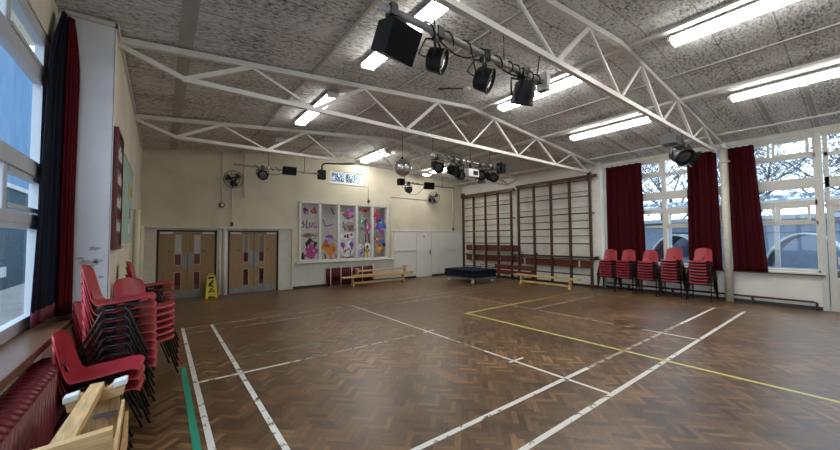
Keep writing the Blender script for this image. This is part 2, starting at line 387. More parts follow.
# ------------------------------------------------------------------ right windows and glazed door
def winframe(i, y0, y1, specs, mull=()):
    b = MB(); X0,X1 = 11.36,11.45
    b.box((X0,y0,.80),(X1,y0+.05,3.86)); b.box((X0,y1-.05,.80),(X1,y1,3.86)); b.box((X0,y0,3.78),(X1,y1,3.86)); b.box((X0,y0,.80),(X1,y1,.86))
    return b
BARS = [(3.35,3.43,0),(2.67,2.90,.012),(2.28,2.40,.0),(1.86,1.93,.0)]
def window(i, y0, y1, muls, op):
    b = winframe(i,y0,y1,None); X0,X1 = 11.36,11.45
    for (a,c,d) in BARS: b.box((X0-d,y0,a),(X1,y1,c))
    edges = [y0+.05]
    for (a,c) in muls: b.box((X0-.03,a,.80),(X1,c,3.86)); edges += [a,c]
    edges.append(y1-.05)
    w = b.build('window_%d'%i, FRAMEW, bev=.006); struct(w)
    rects = []; zs = [.86,1.86,1.93,2.28,2.40,2.67,2.90,3.35,3.43,3.78]
    for k in range(0,len(edges),2):
        for q in range(0,len(zs),2): rects.append((edges[k],edges[k+1],zs[q],zs[q+1]))
    panes(w, rects, 11.42)
    c = MB()
    for (a,d,z0,z1) in op:
        t = .045
        for r in ((a,d,z0,z0+t),(a,d,z1-t,z1),(a,a+t,z0+t,z1-t),(d-t,d,z0+t,z1-t)): c.box((11.34,r[0],r[2]),(11.43,r[1],r[3]))
    c.build('casement', FRAMEC, w)
    return w
window(2, 2.16, 5.02, [(3.39,3.49)], [(3.49,4.05,3.43,3.78),(2.22,3.39,1.93,2.28)])
window(3, .60, 2.10, [], [(.70,1.27,3.43,3.78),(1.31,1.9,3.43,3.78),(.72,1.22,1.93,2.28),(1.26,1.9,1.93,2.28)])
b = MB()   # posts either side of the windows
b.box((11.32,.52,0),(11.5,.61,3.86)); b.box((11.34,2.08,0),(11.5,2.18,3.86)); b.box((11.33,5.0,.76),(11.5,5.09,3.86)); b.box((11.34,.5,3.80),(11.5,5.05,3.885)); struct(b.build('trim_32', FRAMEW, bev=.006))
b = MB(); b.box((11.24,.56,.765),(11.40,5.02,.805)); struct(b.build('trim_33', FRAMEW, bev=.006))
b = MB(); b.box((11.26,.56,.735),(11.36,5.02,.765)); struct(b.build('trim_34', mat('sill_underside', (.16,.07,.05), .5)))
# glazed door with lights above
b = MB(); X0,X1 = 11.37,11.44
b.box((X0,.40,0),(X1,.50,2.24)); b.box((X0,-.62,0),(X1,-.52,2.24)); b.box((X0,-.52,2.12),(X1,.40,2.24)); b.box((X0,-.52,0),(X1,.40,.10)); b.box((X0,-.52,.60),(X1,.40,.70)); b.box((X0+.02,-.52,.10),(X1-.02,.40,.60))
d4 = struct(b.build('door_4', FRAMEW, bev=.006)); panes(d4, [(-.52,.40,.70,2.12)], 11.405)
b = MB(); b.box((11.33,.34,1.0),(11.37,.37,1.16)); b.tube([(11.33,.355,1.08),(11.31,.355,1.08),(11.31,.24,1.08)],.010); b.build('door_handle', STEEL, d4)
b = MB(); b.box((X0,-.62,2.24),(X1,.50,2.38)); b.box((X0,-.62,2.65),(X1,.50,2.88)); b.box((X0,-.62,3.33),(X1,.50,3.42)); b.box((X0,-.62,3.78),(X1,.50,3.86)); b.box((X0,.43,2.38),(X1,.50,3.78)); b.box((X0,-.62,2.38),(X1,-.55,3.78))
w4 = struct(b.build('window_4', FRAMEW, bev=.006)); panes(w4, [(-.55,.43,2.38,2.65),(-.55,.43,2.88,3.33),(-.55,.43,3.42,3.78)], 11.41)
# further glazing nearer than the frame (same wall, beyond the door)
b = MB(); b.box((X0,-3.6,.76),(X1,-.62,.84)); b.box((X0,-3.6,3.78),(X1,-.62,3.86)); b.box((X0,-3.6,2.65),(X1,-.62,2.9))
for y in (-.68,-2.1,-3.55): b.box((X0-.02,y-.05,.84),(X1,y+.05,3.78))
w5 = struct(b.build('window_5', FRAME)); panes(w5, [(-2.05,-.73,.84,2.65),(-2.05,-.73,2.9,3.78),(-3.5,-2.15,.84,2.65),(-3.5,-2.15,2.9,3.78)], 11.41)

# ------------------------------------------------------------------ back wall: high window, doors, white partition
b = MB(); x0,x1,z0,z1 = 4.68,6.05,3.6,4.02; t=.05
for r in ((x0,x1,z0,z0+t),(x0,x1,z1-t,z1),(x0,x0+t,z0+t,z1-t),(x1-t,x1,z0+t,z1-t),(x1-.16,x1-.12,z0+t,z1-t),(5.22,5.27,z0+t,z1-t)): b.box((r[0],YB+.03,r[2]),(r[1],YB+.10,r[3]))
b.box((x0-.06,YB-.02,z0-.04),(x1+.06,YB+.03,z0)); w6 = struct(b.build('window_6', FRAME)); b=MB(); b.box((x0+t,YB+.06,z0+t),(x1-t,YB+.066,z1-t)); b.build('pane', GLASS, w6)
# infill posts around the wooden doors
b = MB()
for (a,c) in ((-.38,-.10),(1.28,1.56),(2.98,3.38)): b.box((a,YB+.05,0),(c,YB+.2,1.94))
b.box((-.1,YB+.05,1.88),(2.98,YB+.2,1.94)); struct(b.build('trim_35', FRAMEC))
b = MB(); b.tube([(1.47,YB+.03,0),(1.47,YB+.03,1.93)],.05,12); b.tube([(1.35,YB+.03,0),(1.35,YB+.03,1.93)],.035,12); struct(b.build('trim_36', TRUSSM))
b = MB(); b.box((-.46,YB-.04,1.93),(3.42,YB,1.965)); struct(b.build('trim_37', FRAMEC))
def double_door(i, x0, x1, label):
    y = YB+.10; zt = 1.87
    b = MB(); b.box((x0,y-.02,0),(x0+.05,y+.09,zt)); b.box((x1-.05,y-.02,0),(x1,y+.09,zt)); b.box((x0,y-.02,zt-.04),(x1,y+.09,zt+.02))
    d = struct(b.build('door_%d'%i, mat('door_frame_dark', (.022,.017,.014), .5)), label)
    xm = (x0+x1)/2
    for s in (-1,1):
        a,c = (x0+.05,xm-.004) if s<0 else (xm+.004,x1-.05)
        w = c-a
        vx0,vx1 = (c-.30,c-.13) if s<0 else (a+.13,a+.30)
        b = MB()
        for r in ((a,vx0,.01,1.82),(vx1,c,.01,1.82),(vx0,vx1,.01,.22),(vx0,vx1,.74,.91),(vx0,vx1,1.76,1.82)): b.box((r[0],y,r[2]),(r[1],y+.045,r[3]))
        lf = b.build('door_leaf', OAK, d)
        b = MB()
        for (p,q) in ((.22,.74),(.91,1.76)):
            t=.018
            for r in ((vx0,vx1,p,p+t),(vx0,vx1,q-t,q),(vx0,vx0+t,p+t,q-t),(vx1-t,vx1,p+t,q-t)): b.box((r[0],y-.006,r[2]),(r[1],y+.05,r[3]))
        b.build('glazing_bead', mat('bead_wood', (.50,.40,.27), .4), lf)
        for (p,q) in ((.22,.74),(.91,1.76)):
            b = MB(); b.box((vx0+.015,y+.02,p+.015),(vx1-.015,y+.026,q-.015)); b.build('vision_pane', GLASS, lf)
        b = MB(); b.box((a+.005,y-.004,.015),(c-.005,y,.20)); b.build('kick_plate', KICK, lf)
        hx = (c-.125,c-.012) if s<0 else (a+.012,a+.125)
        b = MB(); b.box((hx[0],y-.004,.80),(hx[1],y,1.27)); b.build('push_plate', KICK, lf)
        cx = (a+.02,a+.30) if s<0 else (c-.30,c-.02)
        b = MB(); b.box((cx[0],y-.05,1.775),(cx[1],y,1.83)); b.build('door_closer', FRAME, lf)
        sx = a+.25 if s<0 else c-.25
        b = MB(); b.cyl((sx-.02,y-.004,1.30),(sx-.02,y,1.30),.03); b.build('door_sign', mat('blue_grey_disc',(.10,.13,.2),.4), lf)
double_door(1, -.10, 1.28, 'wooden double doors behind the yellow floor sign')
double_door(2, 1.56, 2.98, 'wooden double doors beside the decorated window')
# white boarded partition with a door at the far right
b = MB(); b.box((7.3,YB-.018,0.08),(8.40,YB,1.90)); b.box((9.22,YB-.018,0.08),(11.08,YB,1.90)); b.box((8.40,YB-.018,1.84),(9.22,YB,1.90)); struct(b.build('trim_38', mat('white_board', (.74,.73,.68), .45, var=.03)))
b = MB(); b.box((7.28,YB-.035,1.90),(11.08,YB,1.945)); b.box((7.28,YB-.04,1.10),(8.36,YB-.018,1.20)); b.box((9.95,YB-.04,1.10),(10.75,YB-.018,1.20)); struct(b.build('trim_39', FRAME, bev=.006))
b = MB(); b.box((8.42,YB-.022,0.012),(9.20,YB-.002,1.835)); d3 = struct(b.build('door_3', mat('white_door', (.77,.76,.72), .4, var=.03), bev=.004), 'plain white door set in the white boarded partition')
b = MB(); b.box((9.11,YB-.028,.93),(9.15,YB-.022,1.13)); b.tube([(9.13,YB-.03,1.05),(9.13,YB-.06,1.05),(9.03,YB-.06,1.05)],.010); b.build('door_handle', BLACKM, d3)
n = thing('paper_notice','white paper notice with grey print on the white door','notice',(8.80,YB-.024,1.70))
b = MB(); b.box((-.11,-.002,-.11),(.11,0,.08)); b.build('sheet', mat('paper',(.85,.85,.83),.7,var=.02), n)
b = MB()
for k,(a,c) in enumerate(((-.06,.06),(-.08,.07),(-.05,.08),(-.07,.05))): b.box((a,-.0035,.03-.034*k),(c,-.002,.052-.034*k))
b.build('print', mat('grey_print',(.25,.25,.27),.7), n)
# ------------------------------------------------------------------ rooms and world beyond the glass
PALE = mat('corridor_wall', (.55,.53,.50), .6)
b = MB(); b.box((-1.1,11.5,-.12),(11.6,15.2,0)); struct(b.build('floor_corridor', mat('corridor_floor',(.10,.07,.06),.3)))
b = MB(); b.box((-1.1,15,0),(11.6,15.2,3.2)); b.box((-1.1,11.5,0),(-1.0,15,3.2)); b.box((11.5,11.5,0),(11.6,15,3.2)); b.box((3.42,11.5,0),(3.5,15,3.2)); wb = struct(b.build('wall_corridor', PALE))
b = MB(); b.box((-1.0,14.97,0),(3.42,15,1.1)); b.build('reflection_band', mat('reflection_red',(.22,.05,.05),.4), wb)  # red band standing in for the reddish reflections in the door glass
b = MB(); b.box((-1.1,11.5,3.2),(11.6,15.2,3.3)); struct(b.build('ceiling_corridor', PALE))
for x,lab in ((.6,'lamp added to light the corridor behind the left wooden doors'),(4.5,'lamp added to brighten the left panes of the decorated window'),(7.6,'lamp added to brighten the right panes of the decorated window')):
    t = thing('fill_ceiling_light',lab,'light',(x,13.2,3.2)); b = MB(); b.box((-.75,-.12,-.05),(.75,.12,0)); b.build('housing',WHITE,t); b = MB(); b.box((-.72,-.1,-.08),(.72,.1,-.05)); b.build('diffuser',emit('corridor_fill_lamp',(1,.97,.92),14 if x<2 else 16),t)  # lamps added beyond the back wall to brighten the panes and door glass

GND = mat('paving', (.16,.16,.16), .8, var=.15, scale=2)
b = MB(); b.box((11.6,-25,-.25),(45,40,-.1)); struct(b.build('ground_outside', GND))
b = MB(); b.box((-12,-12,-.25),(-1.1,70,-.1)); struct(b.build('ground_yard', GND))
# brick building facing the left window
BR = brickmat('yard_brick', (.018,.031,.043), (.025,.041,.055), (.040,.060,.077))
t = thing('brick_building','dark brick building topped by an added blue block outside the left window','building',(-4.4,0,-.1))
b = MB(); b.box((-3,11,0),(0,60,3.7)); b.build('wall', BR, t)
b = MB(); b.box((-3.02,10.98,3.7),(.02,60.02,9.5)); b.build('added_blue_block', mat('daylight_blue',(.06,.115,.19),.9,stretch=(1,1,.2),var=.15,spec=.05), t)  # added block, its blue standing for daylight in the upper panes
b = MB(); b.box((-3.1,10.9,3.62),(.08,60.1,3.78)); b.build('string_course', mat('coping_stone',(.17,.18,.19),.8), t)
b = MB(); b.box((0,17.2,.45),(.03,18.6,.80)); b.build('air_vent', mat('pale_vent',(.15,.165,.18),.6), t)
for y in (15.2,21,28): b = MB(); b.box((.0,y,5.0),(.05,y+1.6,7.6)); b.build('upper_window', mat('upper_pane',(.2,.24,.29),.2) if y<16 else bpy.data.materials['upper_pane'], t)
# outdoor things seen through the right hand windows
b = MB(); 
t = thing('canopy','white framed canopy outside the right hand windows','canopy',(13.6,-1,-.1))
for y in (-5,-2.5,0,2.5,5,7.5): b.bar((0,y,2.65),(3.0,y,3.05),.07,.09)
b.bar((0,-5,2.65),(0,7.5,2.65),.10,.14); b.bar((3.0,-5,3.05),(3.0,7.5,3.05),.08,.12); OUTW = mat('outdoor_white_dim',(.34,.35,.36),.6); b.build('frame', OUTW, t)  # white frame colour darkened to offset the bright sky
for y in (-5,-2.5,0,2.5,5,7.5): b = MB(); b.box((-.05,y-.05,0),(.05,y+.05,2.65)); b.build('post', OUTW, t)
b = MB(); b.hexa([(0,-5,2.70),(3,-5,3.10),(3,7.5,3.10),(0,7.5,2.70),(0,-5,2.72),(3,-5,3.12),(3,7.5,3.12),(0,7.5,2.72)]); b.build('roof_sheet', glass('polycarbonate',(.80,.86,.92)), t)
t = thing('outbuilding','low pale blue building beyond the canopy','building',(17.4,2,-.1))
b = MB(); b.box((0,-14,0),(2,16,2.3)); b.build('wall', mat('pale_blue_render',(.15,.185,.24),.7), t)
b = MB(); b.box((-.3,-14.3,2.3),(2.3,16.3,2.45)); b.build('roof', mat('pale_roof',(.26,.28,.30),.6), t)
for y in (-7,-3,1.5,5.5):
    b = MB(); b.box((-.04,y,.9),(0,y+1.5,1.9)); b.build('window_pane', mat('dark_outbuilding_glass',(.04,.055,.085),.1), t)
for k,(x,y,lab) in enumerate(((14.4,1.05,'grey hooped shelter outside the window nearest the glazed door'),(14.8,4.2,'grey hooped shelter outside the curtained middle window'))):
    t = thing('hoop_shelter', lab, 'shelter', (x,y,-.1))
    b = MB()
    P = [[( .9*i/1.0, .95*math.cos(PI*j/14), 1.75*math.sin(PI*j/14)) for j in range(15)] for i in (0,1,2)]
    b.grid(P); b.build('cover', mat('shelter_cover',(.08,.105,.145),.5), t, solid=.01)
    for i in (0,1,2): b = MB(); b.tube([(.9*i,.97*math.cos(PI*j/14),1.77*math.sin(PI*j/14)) for j in range(15)],.035); b.build('hoop', OUTW, t)
b = MB(); t = thing('low_wall','low grey wall outside below the right hand windows','wall',(13.2,1,-.1)); b.box((0,-6,0),(.25,8,.80)); b.build('wall', mat('low_wall_grey',(.14,.135,.13),.8), t); b = MB(); b.box((-.04,-6,.80),(.29,8,.86)); b.build('coping', GND, t)

BARK = mat('bark', (.10,.112,.128), .9, var=.3, scale=12)
def tree(label, loc, H, seed):
    rnd = random.Random(seed); t = thing('bare_tree', label, 'tree', loc, group=None)
    tr = MB(); br = MB()
    def grow(p, d, L, r, lev):
        pts = [p]; rad = [r]; q = Vector(p); d = Vector(d).normalized()
        for k in range(4):
            d = (d + Vector((rnd.uniform(-.22,.22),rnd.uniform(-.22,.22),rnd.uniform(-.05,.18)))).normalized(); q = q + d*L/4
            pts.append(q.copy()); rad.append(max(.010,r*(1-.14*(k+1))))
        (tr if lev==0 else br).tube(pts, rad, 6 if lev<2 else 3, cap=False)
        if lev >= 4: return
        n = (7,6,6,5)[lev]
        for k in range(n):
            i = rnd.choice((2,3,4)) if lev==0 else rnd.choice((1,2,3,4)); a = rnd.uniform(0,2*PI); s = rnd.uniform(.55,1.0)
            side = Vector((math.cos(a),math.sin(a),rnd.uniform(-.1,.5)))
            grow(pts[i], d*.6+side*.9, L*rnd.uniform(.52,.76), rad[i]*.58, lev+1)
    grow(Vector((0,0,0)), (0,0,1), H*.45, H*.022, 0)
    tr.build('trunk', BARK, t); br.build('branches', BARK, t)
for k,(x,y,H,lab) in enumerate(((24,3.4,8.5,'bare tree outside, seen through the right window nearest the glazed door'),(24,7.6,9,'bare tree outside, seen right of the middle window mullion'),(25,10.4,9,'bare tree outside, seen left of the middle window mullion'),(22,.6,8.0,'bare tree outside, seen above the glazed door'))): tree(lab,(x,y,-.1),H,k+3)
tree('bare tree outside the small high window',(9.8,22.5,0),9,31)

# ------------------------------------------------------------------ decorated window on the back wall
b = MB(); x0,x1,z0,z1 = 3.60,7.04,.87,2.87
MUL = [4.31,4.985,5.68,6.345]
b.box((x0,YB-.03,z0),(x0+.07,YB+.10,z1)); b.box((x1-.07,YB-.03,z0),(x1,YB+.10,z1)); b.box((x0,YB-.03,z1-.05),(x1,YB+.10,z1)); b.box((x0,YB-.03,z0),(x1,YB+.10,z0+.04))
for m_ in MUL: b.box((m_-.04,YB-.03,z0),(m_+.04,YB+.10,z1))
w7 = struct(b.build('window_7', FRAME, bev=.006), 'five pane internal window covered with paper cut-outs')
ed = [x0+.07]+[v for m_ in MUL for v in (m_-.04,m_+.04)]+[x1-.07]
PN = [(ed[2*i],ed[2*i+1]) for i in range(5)]
for a,c in PN: b = MB(); b.box((a,YB+.03,z0+.04),(c,YB+.036,z1-.05)); b.build('pane', GLASS, w7)
b = MB(); b.box((3.48,YB-.16,.815),(7.30,YB+.02,.845)); b.box((3.52,YB-.03,.845),(7.12,YB,.87)); struct(b.build('trim_40', FRAMEC, bev=.005), 'shelf below the decorated window')
PC = {}
def pcol(n):
    D = dict(purple=(.20,.05,.30),magenta=(.42,.05,.24),black=(.015,.015,.02),white=(.80,.80,.78),grey=(.30,.30,.31),orange=(.60,.22,.04),red=(.48,.04,.05),blue=(.05,.11,.50),yellow=(.68,.52,.04),green=(.16,.34,.20),brown=(.25,.12,.06),pink=(.60,.25,.40),lilac=(.42,.34,.55),sky=(.25,.42,.70))
    if n not in PC: PC[n] = mat('paper_'+n, D[n], .7, var=.15, scale=20)
    return PC[n]
def blob(rnd, cx, cz, rx, rz, y0, j=.25, n=18):
    ph = [rnd.uniform(0,6.28) for _ in range(3)]
    return [(cx+rx*math.cos(a)*(1+j*math.sin(3*a+ph[0])+j*.6*math.sin(5*a+ph[1])), cz+rz*math.sin(a)*(1+j*math.sin(2*a+ph[2])+j*.6*math.sin(4*a+ph[1]))) for a in [2*PI*k/n for k in range(n)]]
YP = YB+.028
def cut(i, fx, z, label, shapes, cat='cut-out', stro=()):
    a,c = PN[i]; X = a+(c-a)*fx; t = thing('paper_cutout', label, cat, (X,YP,z), group='paper cut-outs on the decorated window')
    rnd = random.Random(hash((i,int(fx*100),int(z*100)))%9999)
    lim = lambda p:(min(max(p[0],a+.004-X),c-.004-X), min(max(p[1],.93-z),2.80-z))
    for k,(col,dx,dz,rx,rz) in enumerate(shapes):
        b = MB(); b.prism([lim(p) for p in blob(rnd,dx,dz,rx,rz,0)], -.004*k-.004, -.004*k-.0005); b.build('paper_shape', pcol(col), t)
    k = len(shapes)
    pal = [s[0] for s in shapes] or [s[0] for s in stro]
    if shapes:
        rx = shapes[0][3]; rz = shapes[0][4]
        for q in range(4):
            b = MB(); b.prism([lim(v) for v in blob(rnd,rnd.uniform(-.7,.7)*rx,rnd.uniform(-.7,.7)*rz,rx*rnd.uniform(.10,.22),rz*rnd.uniform(.08,.2),0,.2,10)], -.004*k-.004, -.004*k-.0005); b.build('paper_spot', pcol(rnd.choice(['white','black','pink','lilac','yellow','sky','red'])), t)
        k += 1
        for q in range(2):
            x0 = rnd.uniform(-.8,.4)*rx; zz = rnd.uniform(-.8,.8)*rz; b = MB(); pp = [(x0,zz),(x0+rx*.4,zz+rnd.uniform(-.2,.3)*rz),(x0+rx*.7,zz+rnd.uniform(-.4,.1)*rz)]
            for u_,v_ in zip(pp,pp[1:]): b.bar((u_[0],-.004*k-.003,u_[1]),(v_[0],-.004*k-.003,v_[1]),.003,.014,(0,0,1))
            b.build('paper_strip', pcol('black'), t)
        k += 1
    for (col,w,pts) in stro:
        b = MB()
        for p,q in zip(pts,pts[1:]): b.bar((p[0],-.004*k-.003,p[1]),(q[0],-.004*k-.003,q[1]),.003,w,(0,0,1) if abs(p[0]-q[0])>1e-6 else (1,0,0))
        b.build('paper_strip', pcol(col), t)
cut(0,.25,2.55,'small purple and black paper cut-out at top left of the first pane',[('purple',0,0,.09,.14),('black',-.02,.06,.05,.05),('pink',.03,-.05,.04,.05)])
cut(0,.72,2.58,'small red and purple paper cut-out at top right of the first pane',[('red',0,0,.10,.11),('purple',.05,-.04,.05,.09)])
cut(0,.5,2.12,'row of black and purple curled paper strips across the first pane',[],stro=[('black',.035,[(-.2,.1),(-.26,.02),(-.18,-.03),(-.25,-.13)]),('black',.03,[(-.1,.14),(-.12,-.13),(-.05,-.13)]),('purple',.035,[(0,.06),(-.02,-.1),(.07,-.1),(.08,.06)]),('magenta',.035,[(.22,.06),(.13,.02),(.15,-.12),(.24,-.1),(.22,-.02)])])
cut(0,.5,1.72,'long brown and green torn paper band across the first pane',[('grey',0,0,.26,.10),('brown',-.02,.0,.24,.06),('green',.05,-.04,.15,.03)])
cut(0,.58,1.25,'purple paper dress figure with black hair at bottom of the first pane',[('black',.02,.12,.17,.28),('magenta',0,-.05,.22,.20),('pink',.03,.20,.06,.08)])
cut(0,.13,1.05,'black paper figure in the bottom left corner of the first pane',[('black',0,0,.07,.10)],stro=[('black',.04,[(-.05,.0),(.02,-.08),(.06,-.1)])])
cut(1,.45,2.20,'grey and purple paper strips forming an angle high in the second pane',[],stro=[('purple',.04,[(-.20,.10),(-.12,-.15),(.16,-.08)]),('black',.045,[(.10,.50),(.22,.26)]),('grey',.04,[(-.05,.45),(.16,.30)])])
cut(1,.5,1.40,'orange paper basket topped with purple frills in the second pane',[('orange',0,-.06,.26,.25),('lilac',.02,.20,.22,.16),('brown',-.08,-.02,.12,.06),('purple',.03,.30,.14,.06)])
cut(1,.62,1.02,'red and black curled paper strips at bottom of the second pane',[],stro=[('red',.04,[(-.05,.10),(.02,-.02),(-.05,-.10),(.08,-.10)]),('black',.035,[(-.22,.1),(-.2,-.1)]),('magenta',.035,[(.12,.08),(.20,-.02),(.12,-.1)])])
cut(2,.62,2.50,'purple and pink paper head high in the third pane',[('purple',0,0,.20,.17),('pink',.04,.0,.10,.09),('brown',-.14,-.05,.06,.12)])
cut(2,.62,2.03,'grey and brown paper shape in the middle of the third pane',[('grey',0,.02,.24,.17),('brown',.06,-.02,.12,.10)],stro=[('black',.03,[(-.24,.2),(-.16,-.15)])])
cut(2,.5,1.72,'black paper cat on a white sheet in the third pane',[('white',0,0,.27,.13),('black',-.03,.0,.10,.05),('magenta',.16,.05,.06,.05)])
cut(2,.5,1.20,'white paper face with purple ears at bottom of the third pane',[('white',0,0,.26,.30),('purple',-.17,.18,.08,.12),('purple',.17,.18,.08,.12)],stro=[('black',.03,[(-.22,-.22),(0,-.26),(.22,-.22)]),('black',.022,[(-.16,.1),(-.13,-.12)]),('black',.022,[(.16,.1),(.13,-.12)])])
cut(3,.5,2.66,'row of red and black paper petals at top of the fourth pane',[('red',-.1,0,.09,.06),('black',.04,.0,.08,.06),('red',.16,.03,.06,.06)])
cut(3,.35,2.15,'green paper leaf shape in the fourth pane',[('green',0,0,.17,.22),('grey',-.04,-.05,.09,.12)])
cut(3,.70,2.05,'tall magenta paper figure with black legs in the fourth pane',[('magenta',0,.02,.11,.32),('pink',.02,.12,.06,.1)],stro=[('black',.05,[(-.05,-.25),(-.06,-.55),(-.1,-.57)]),('black',.05,[(.06,-.25),(.08,-.58),(.13,-.58)])])
cut(3,.28,1.15,'lilac and blue paper figure at bottom left of the fourth pane',[('white',0,.05,.14,.26),('lilac',0,.0,.10,.18),('blue',.02,-.08,.06,.06)])
cut(3,.72,1.13,'yellow paper figure at bottom right of the fourth pane',[('white',0,.05,.15,.25),('yellow',0,-.02,.08,.17),('black',.0,.17,.05,.05)])
cut(4,.28,2.42,'red and purple paper bird high in the fifth pane',[('red',0,.1,.12,.18),('purple',.06,-.1,.10,.12)])
cut(4,.58,2.12,'large blue and purple paper flower in the fifth pane',[('purple',0,0,.22,.25),('blue',.03,.03,.15,.20),('sky',.02,.12,.06,.06)])
cut(4,.28,1.60,'red paper rosette low in the fifth pane',[('red',0,0,.10,.11),('white',.0,.0,.04,.04)])
cut(4,.75,1.45,'blue and black paper butterfly low in the fifth pane',[('blue',0,.03,.10,.10),('black',.05,-.08,.07,.07)])
cut(4,.45,1.22,'orange paper flower at bottom of the fifth pane',[('orange',0,0,.15,.17),('yellow',.02,.03,.06,.06)])

# ------------------------------------------------------------------ roof trusses
BN = [.20,1.90,3.64,5.36,7.06,8.78,10.53]
TN = [.97,2.75,4.44,6.16,7.86,9.60]
def zt(x): return 4.485-.095*abs(x-5.36)
def truss(Y, label):
    t = thing('roof_truss', label, 'truss', (0,Y,0), group='lattice roof trusses')
    xe = 11.22 if Y < 5.1 else XR
    for (a,c) in ((XL,5.36),(5.36,xe)):
        b = MB(); b.bar((a,0,zt(a)),(c,0,zt(c)),.075,.075); b.build('top_chord', TRUSSM, t)
    b = MB(); b.bar((BN[0]-.03,0,3.65),(BN[-1]+.03,0,3.65),.06,.065); b.build('bottom_chord', TRUSSM, t)
    seq = [(XL,zt(XL)-.05)]
    for i in range(7):
        seq.append((BN[i],3.655))
        if i<6: seq.append((TN[i],zt(TN[i])-.02))
    seq.append((xe,zt(xe)-.03))
    for k,(p,q) in enumerate(zip(seq,seq[1:])):
        mid = (p[0]+q[0])/2; rising = q[1]>p[1]
        thick = .055 if (k in (0,1,len(seq)-2,len(seq)-3) or (rising and mid<5.3) or (not rising and mid>5.4)) else .032
        b = MB(); b.bar((p[0],0,p[1]),(q[0],0,q[1]),thick*.8,thick); b.build('web_strut', TRUSSM, t)
    return t
truss(2.12,'roof truss nearest the camera, ending at the round column')
truss(5.20,'middle roof truss, from the pier by the curtain to the end of the wall bars')
truss(8.25,'farthest roof truss, nearest the back wall')
truss(-.96,'roof truss just behind the camera position')

# ------------------------------------------------------------------ fluorescent battens
def batten(x, y0, y1, on, label):
    z = zc(x)-.012; sl = math.atan(.095)*(1 if x>5.36 else -1)
    t = thing('fluorescent_light', label, 'light', (x,(y0+y1)/2,z), group='fluorescent ceiling lights', rot=(0,sl,0))
    L = (y1-y0)/2
    b = MB(); b.prism([(-.11,-.05),(.11,-.05),(.08,0),(-.08,0)],-L,L); b.build('housing', WHITE, t)
    b = MB(); b.prism([(-.105,-.05),(.105,-.05),(.085,-.105),(-.085,-.105)],-L+.03,L-.03); b.build('diffuser', (TUBE_OFF,TUBE_ON,TUBE_DIM)[on], t)
    for s in (-1,1):
        b = MB(); b.box((-.11,s*L-.02,-.11),(.11,s*L+.02,-.045)); b.build('end_cap', WHITE, t)
for a in [(2.42,-.2,1.5,2,'lit fluorescent ceiling light above the camera, out of the top of the picture'),(2.42,2.55,4.47,2,'lit fluorescent ceiling light partly behind the hanging black loudspeaker'),(2.42,5.75,7.6,2,'lit fluorescent ceiling light left, between the middle and farthest trusses'),(2.42,9.2,10.9,0,'unlit fluorescent ceiling light above the left wooden doors'),
          (5.86,-.2,1.62,1,'lit fluorescent ceiling light cut off by the top edge of the picture'),(5.86,2.95,4.75,1,'lit fluorescent ceiling light behind the row of hanging stage lamps'),(5.86,5.9,7.6,0,'unlit fluorescent ceiling light above the middle lighting bar'),(5.86,9.4,11.1,1,'lit fluorescent ceiling light above the mirror ball, near the small high window'),
          (8.46,-.3,1.45,1,'lit fluorescent ceiling light at the right edge of the picture'),(8.46,2.75,4.55,1,'lit fluorescent ceiling light below the near truss, right of centre'),(8.46,5.9,7.6,0,'unlit fluorescent ceiling light above the left wall bars'),(8.46,9.2,10.75,1,'lit fluorescent ceiling light behind the middle lighting bar, near the far corner')]: batten(*a)
# ------------------------------------------------------------------ hanging bars and stage lamps
LENS = mat('lamp_lens', (.055,.055,.06), .25, var=.5, scale=60)
CABLE = mat('black_cable', (.012,.012,.012), .5)
def hang_bar(name, label, x0, x1, Y, z, hang, r=.026, cables=(), m=GREYP, zt_=3.62):
    t = thing(name, label, 'lighting bar', (x0,Y,z), group='hanging lighting bars')
    b = MB(); b.tube([(0,0,0),(x1-x0,0,0)], r, 12); b.build('pipe', m, t)
    for hx in hang:
        b = MB(); b.tube([(hx-x0,0,.0),(hx-x0,0,zt_-z)],.007,6); b.build('hanger_wire', BLACKM, t)
        b = MB(); b.box((hx-x0-.022,-.036,-.036),(hx-x0+.022,.036,.04)); b.build('clamp', GREYP, t, bev=.006)
    for pts in cables:
        b = MB(); b.tube([(p[0]-x0,p[1]-Y,p[2]-z) for p in pts], .008, 6); b.build('cable', CABLE, t)
    return t
def coil(x0, x1, Y, z, r, turns):
    n = int(turns*10); return [(x0+(x1-x0)*k/n, Y+r*math.cos(2*PI*turns*k/n), z+r*math.sin(2*PI*turns*k/n)) for k in range(n+1)]
def sag(p, q, d, n=8):
    p = Vector(p); q = Vector(q); return [tuple(p.lerp(q,k/n)-Vector((0,0,4*d*(k/n)*(1-k/n)))) for k in range(n+1)]
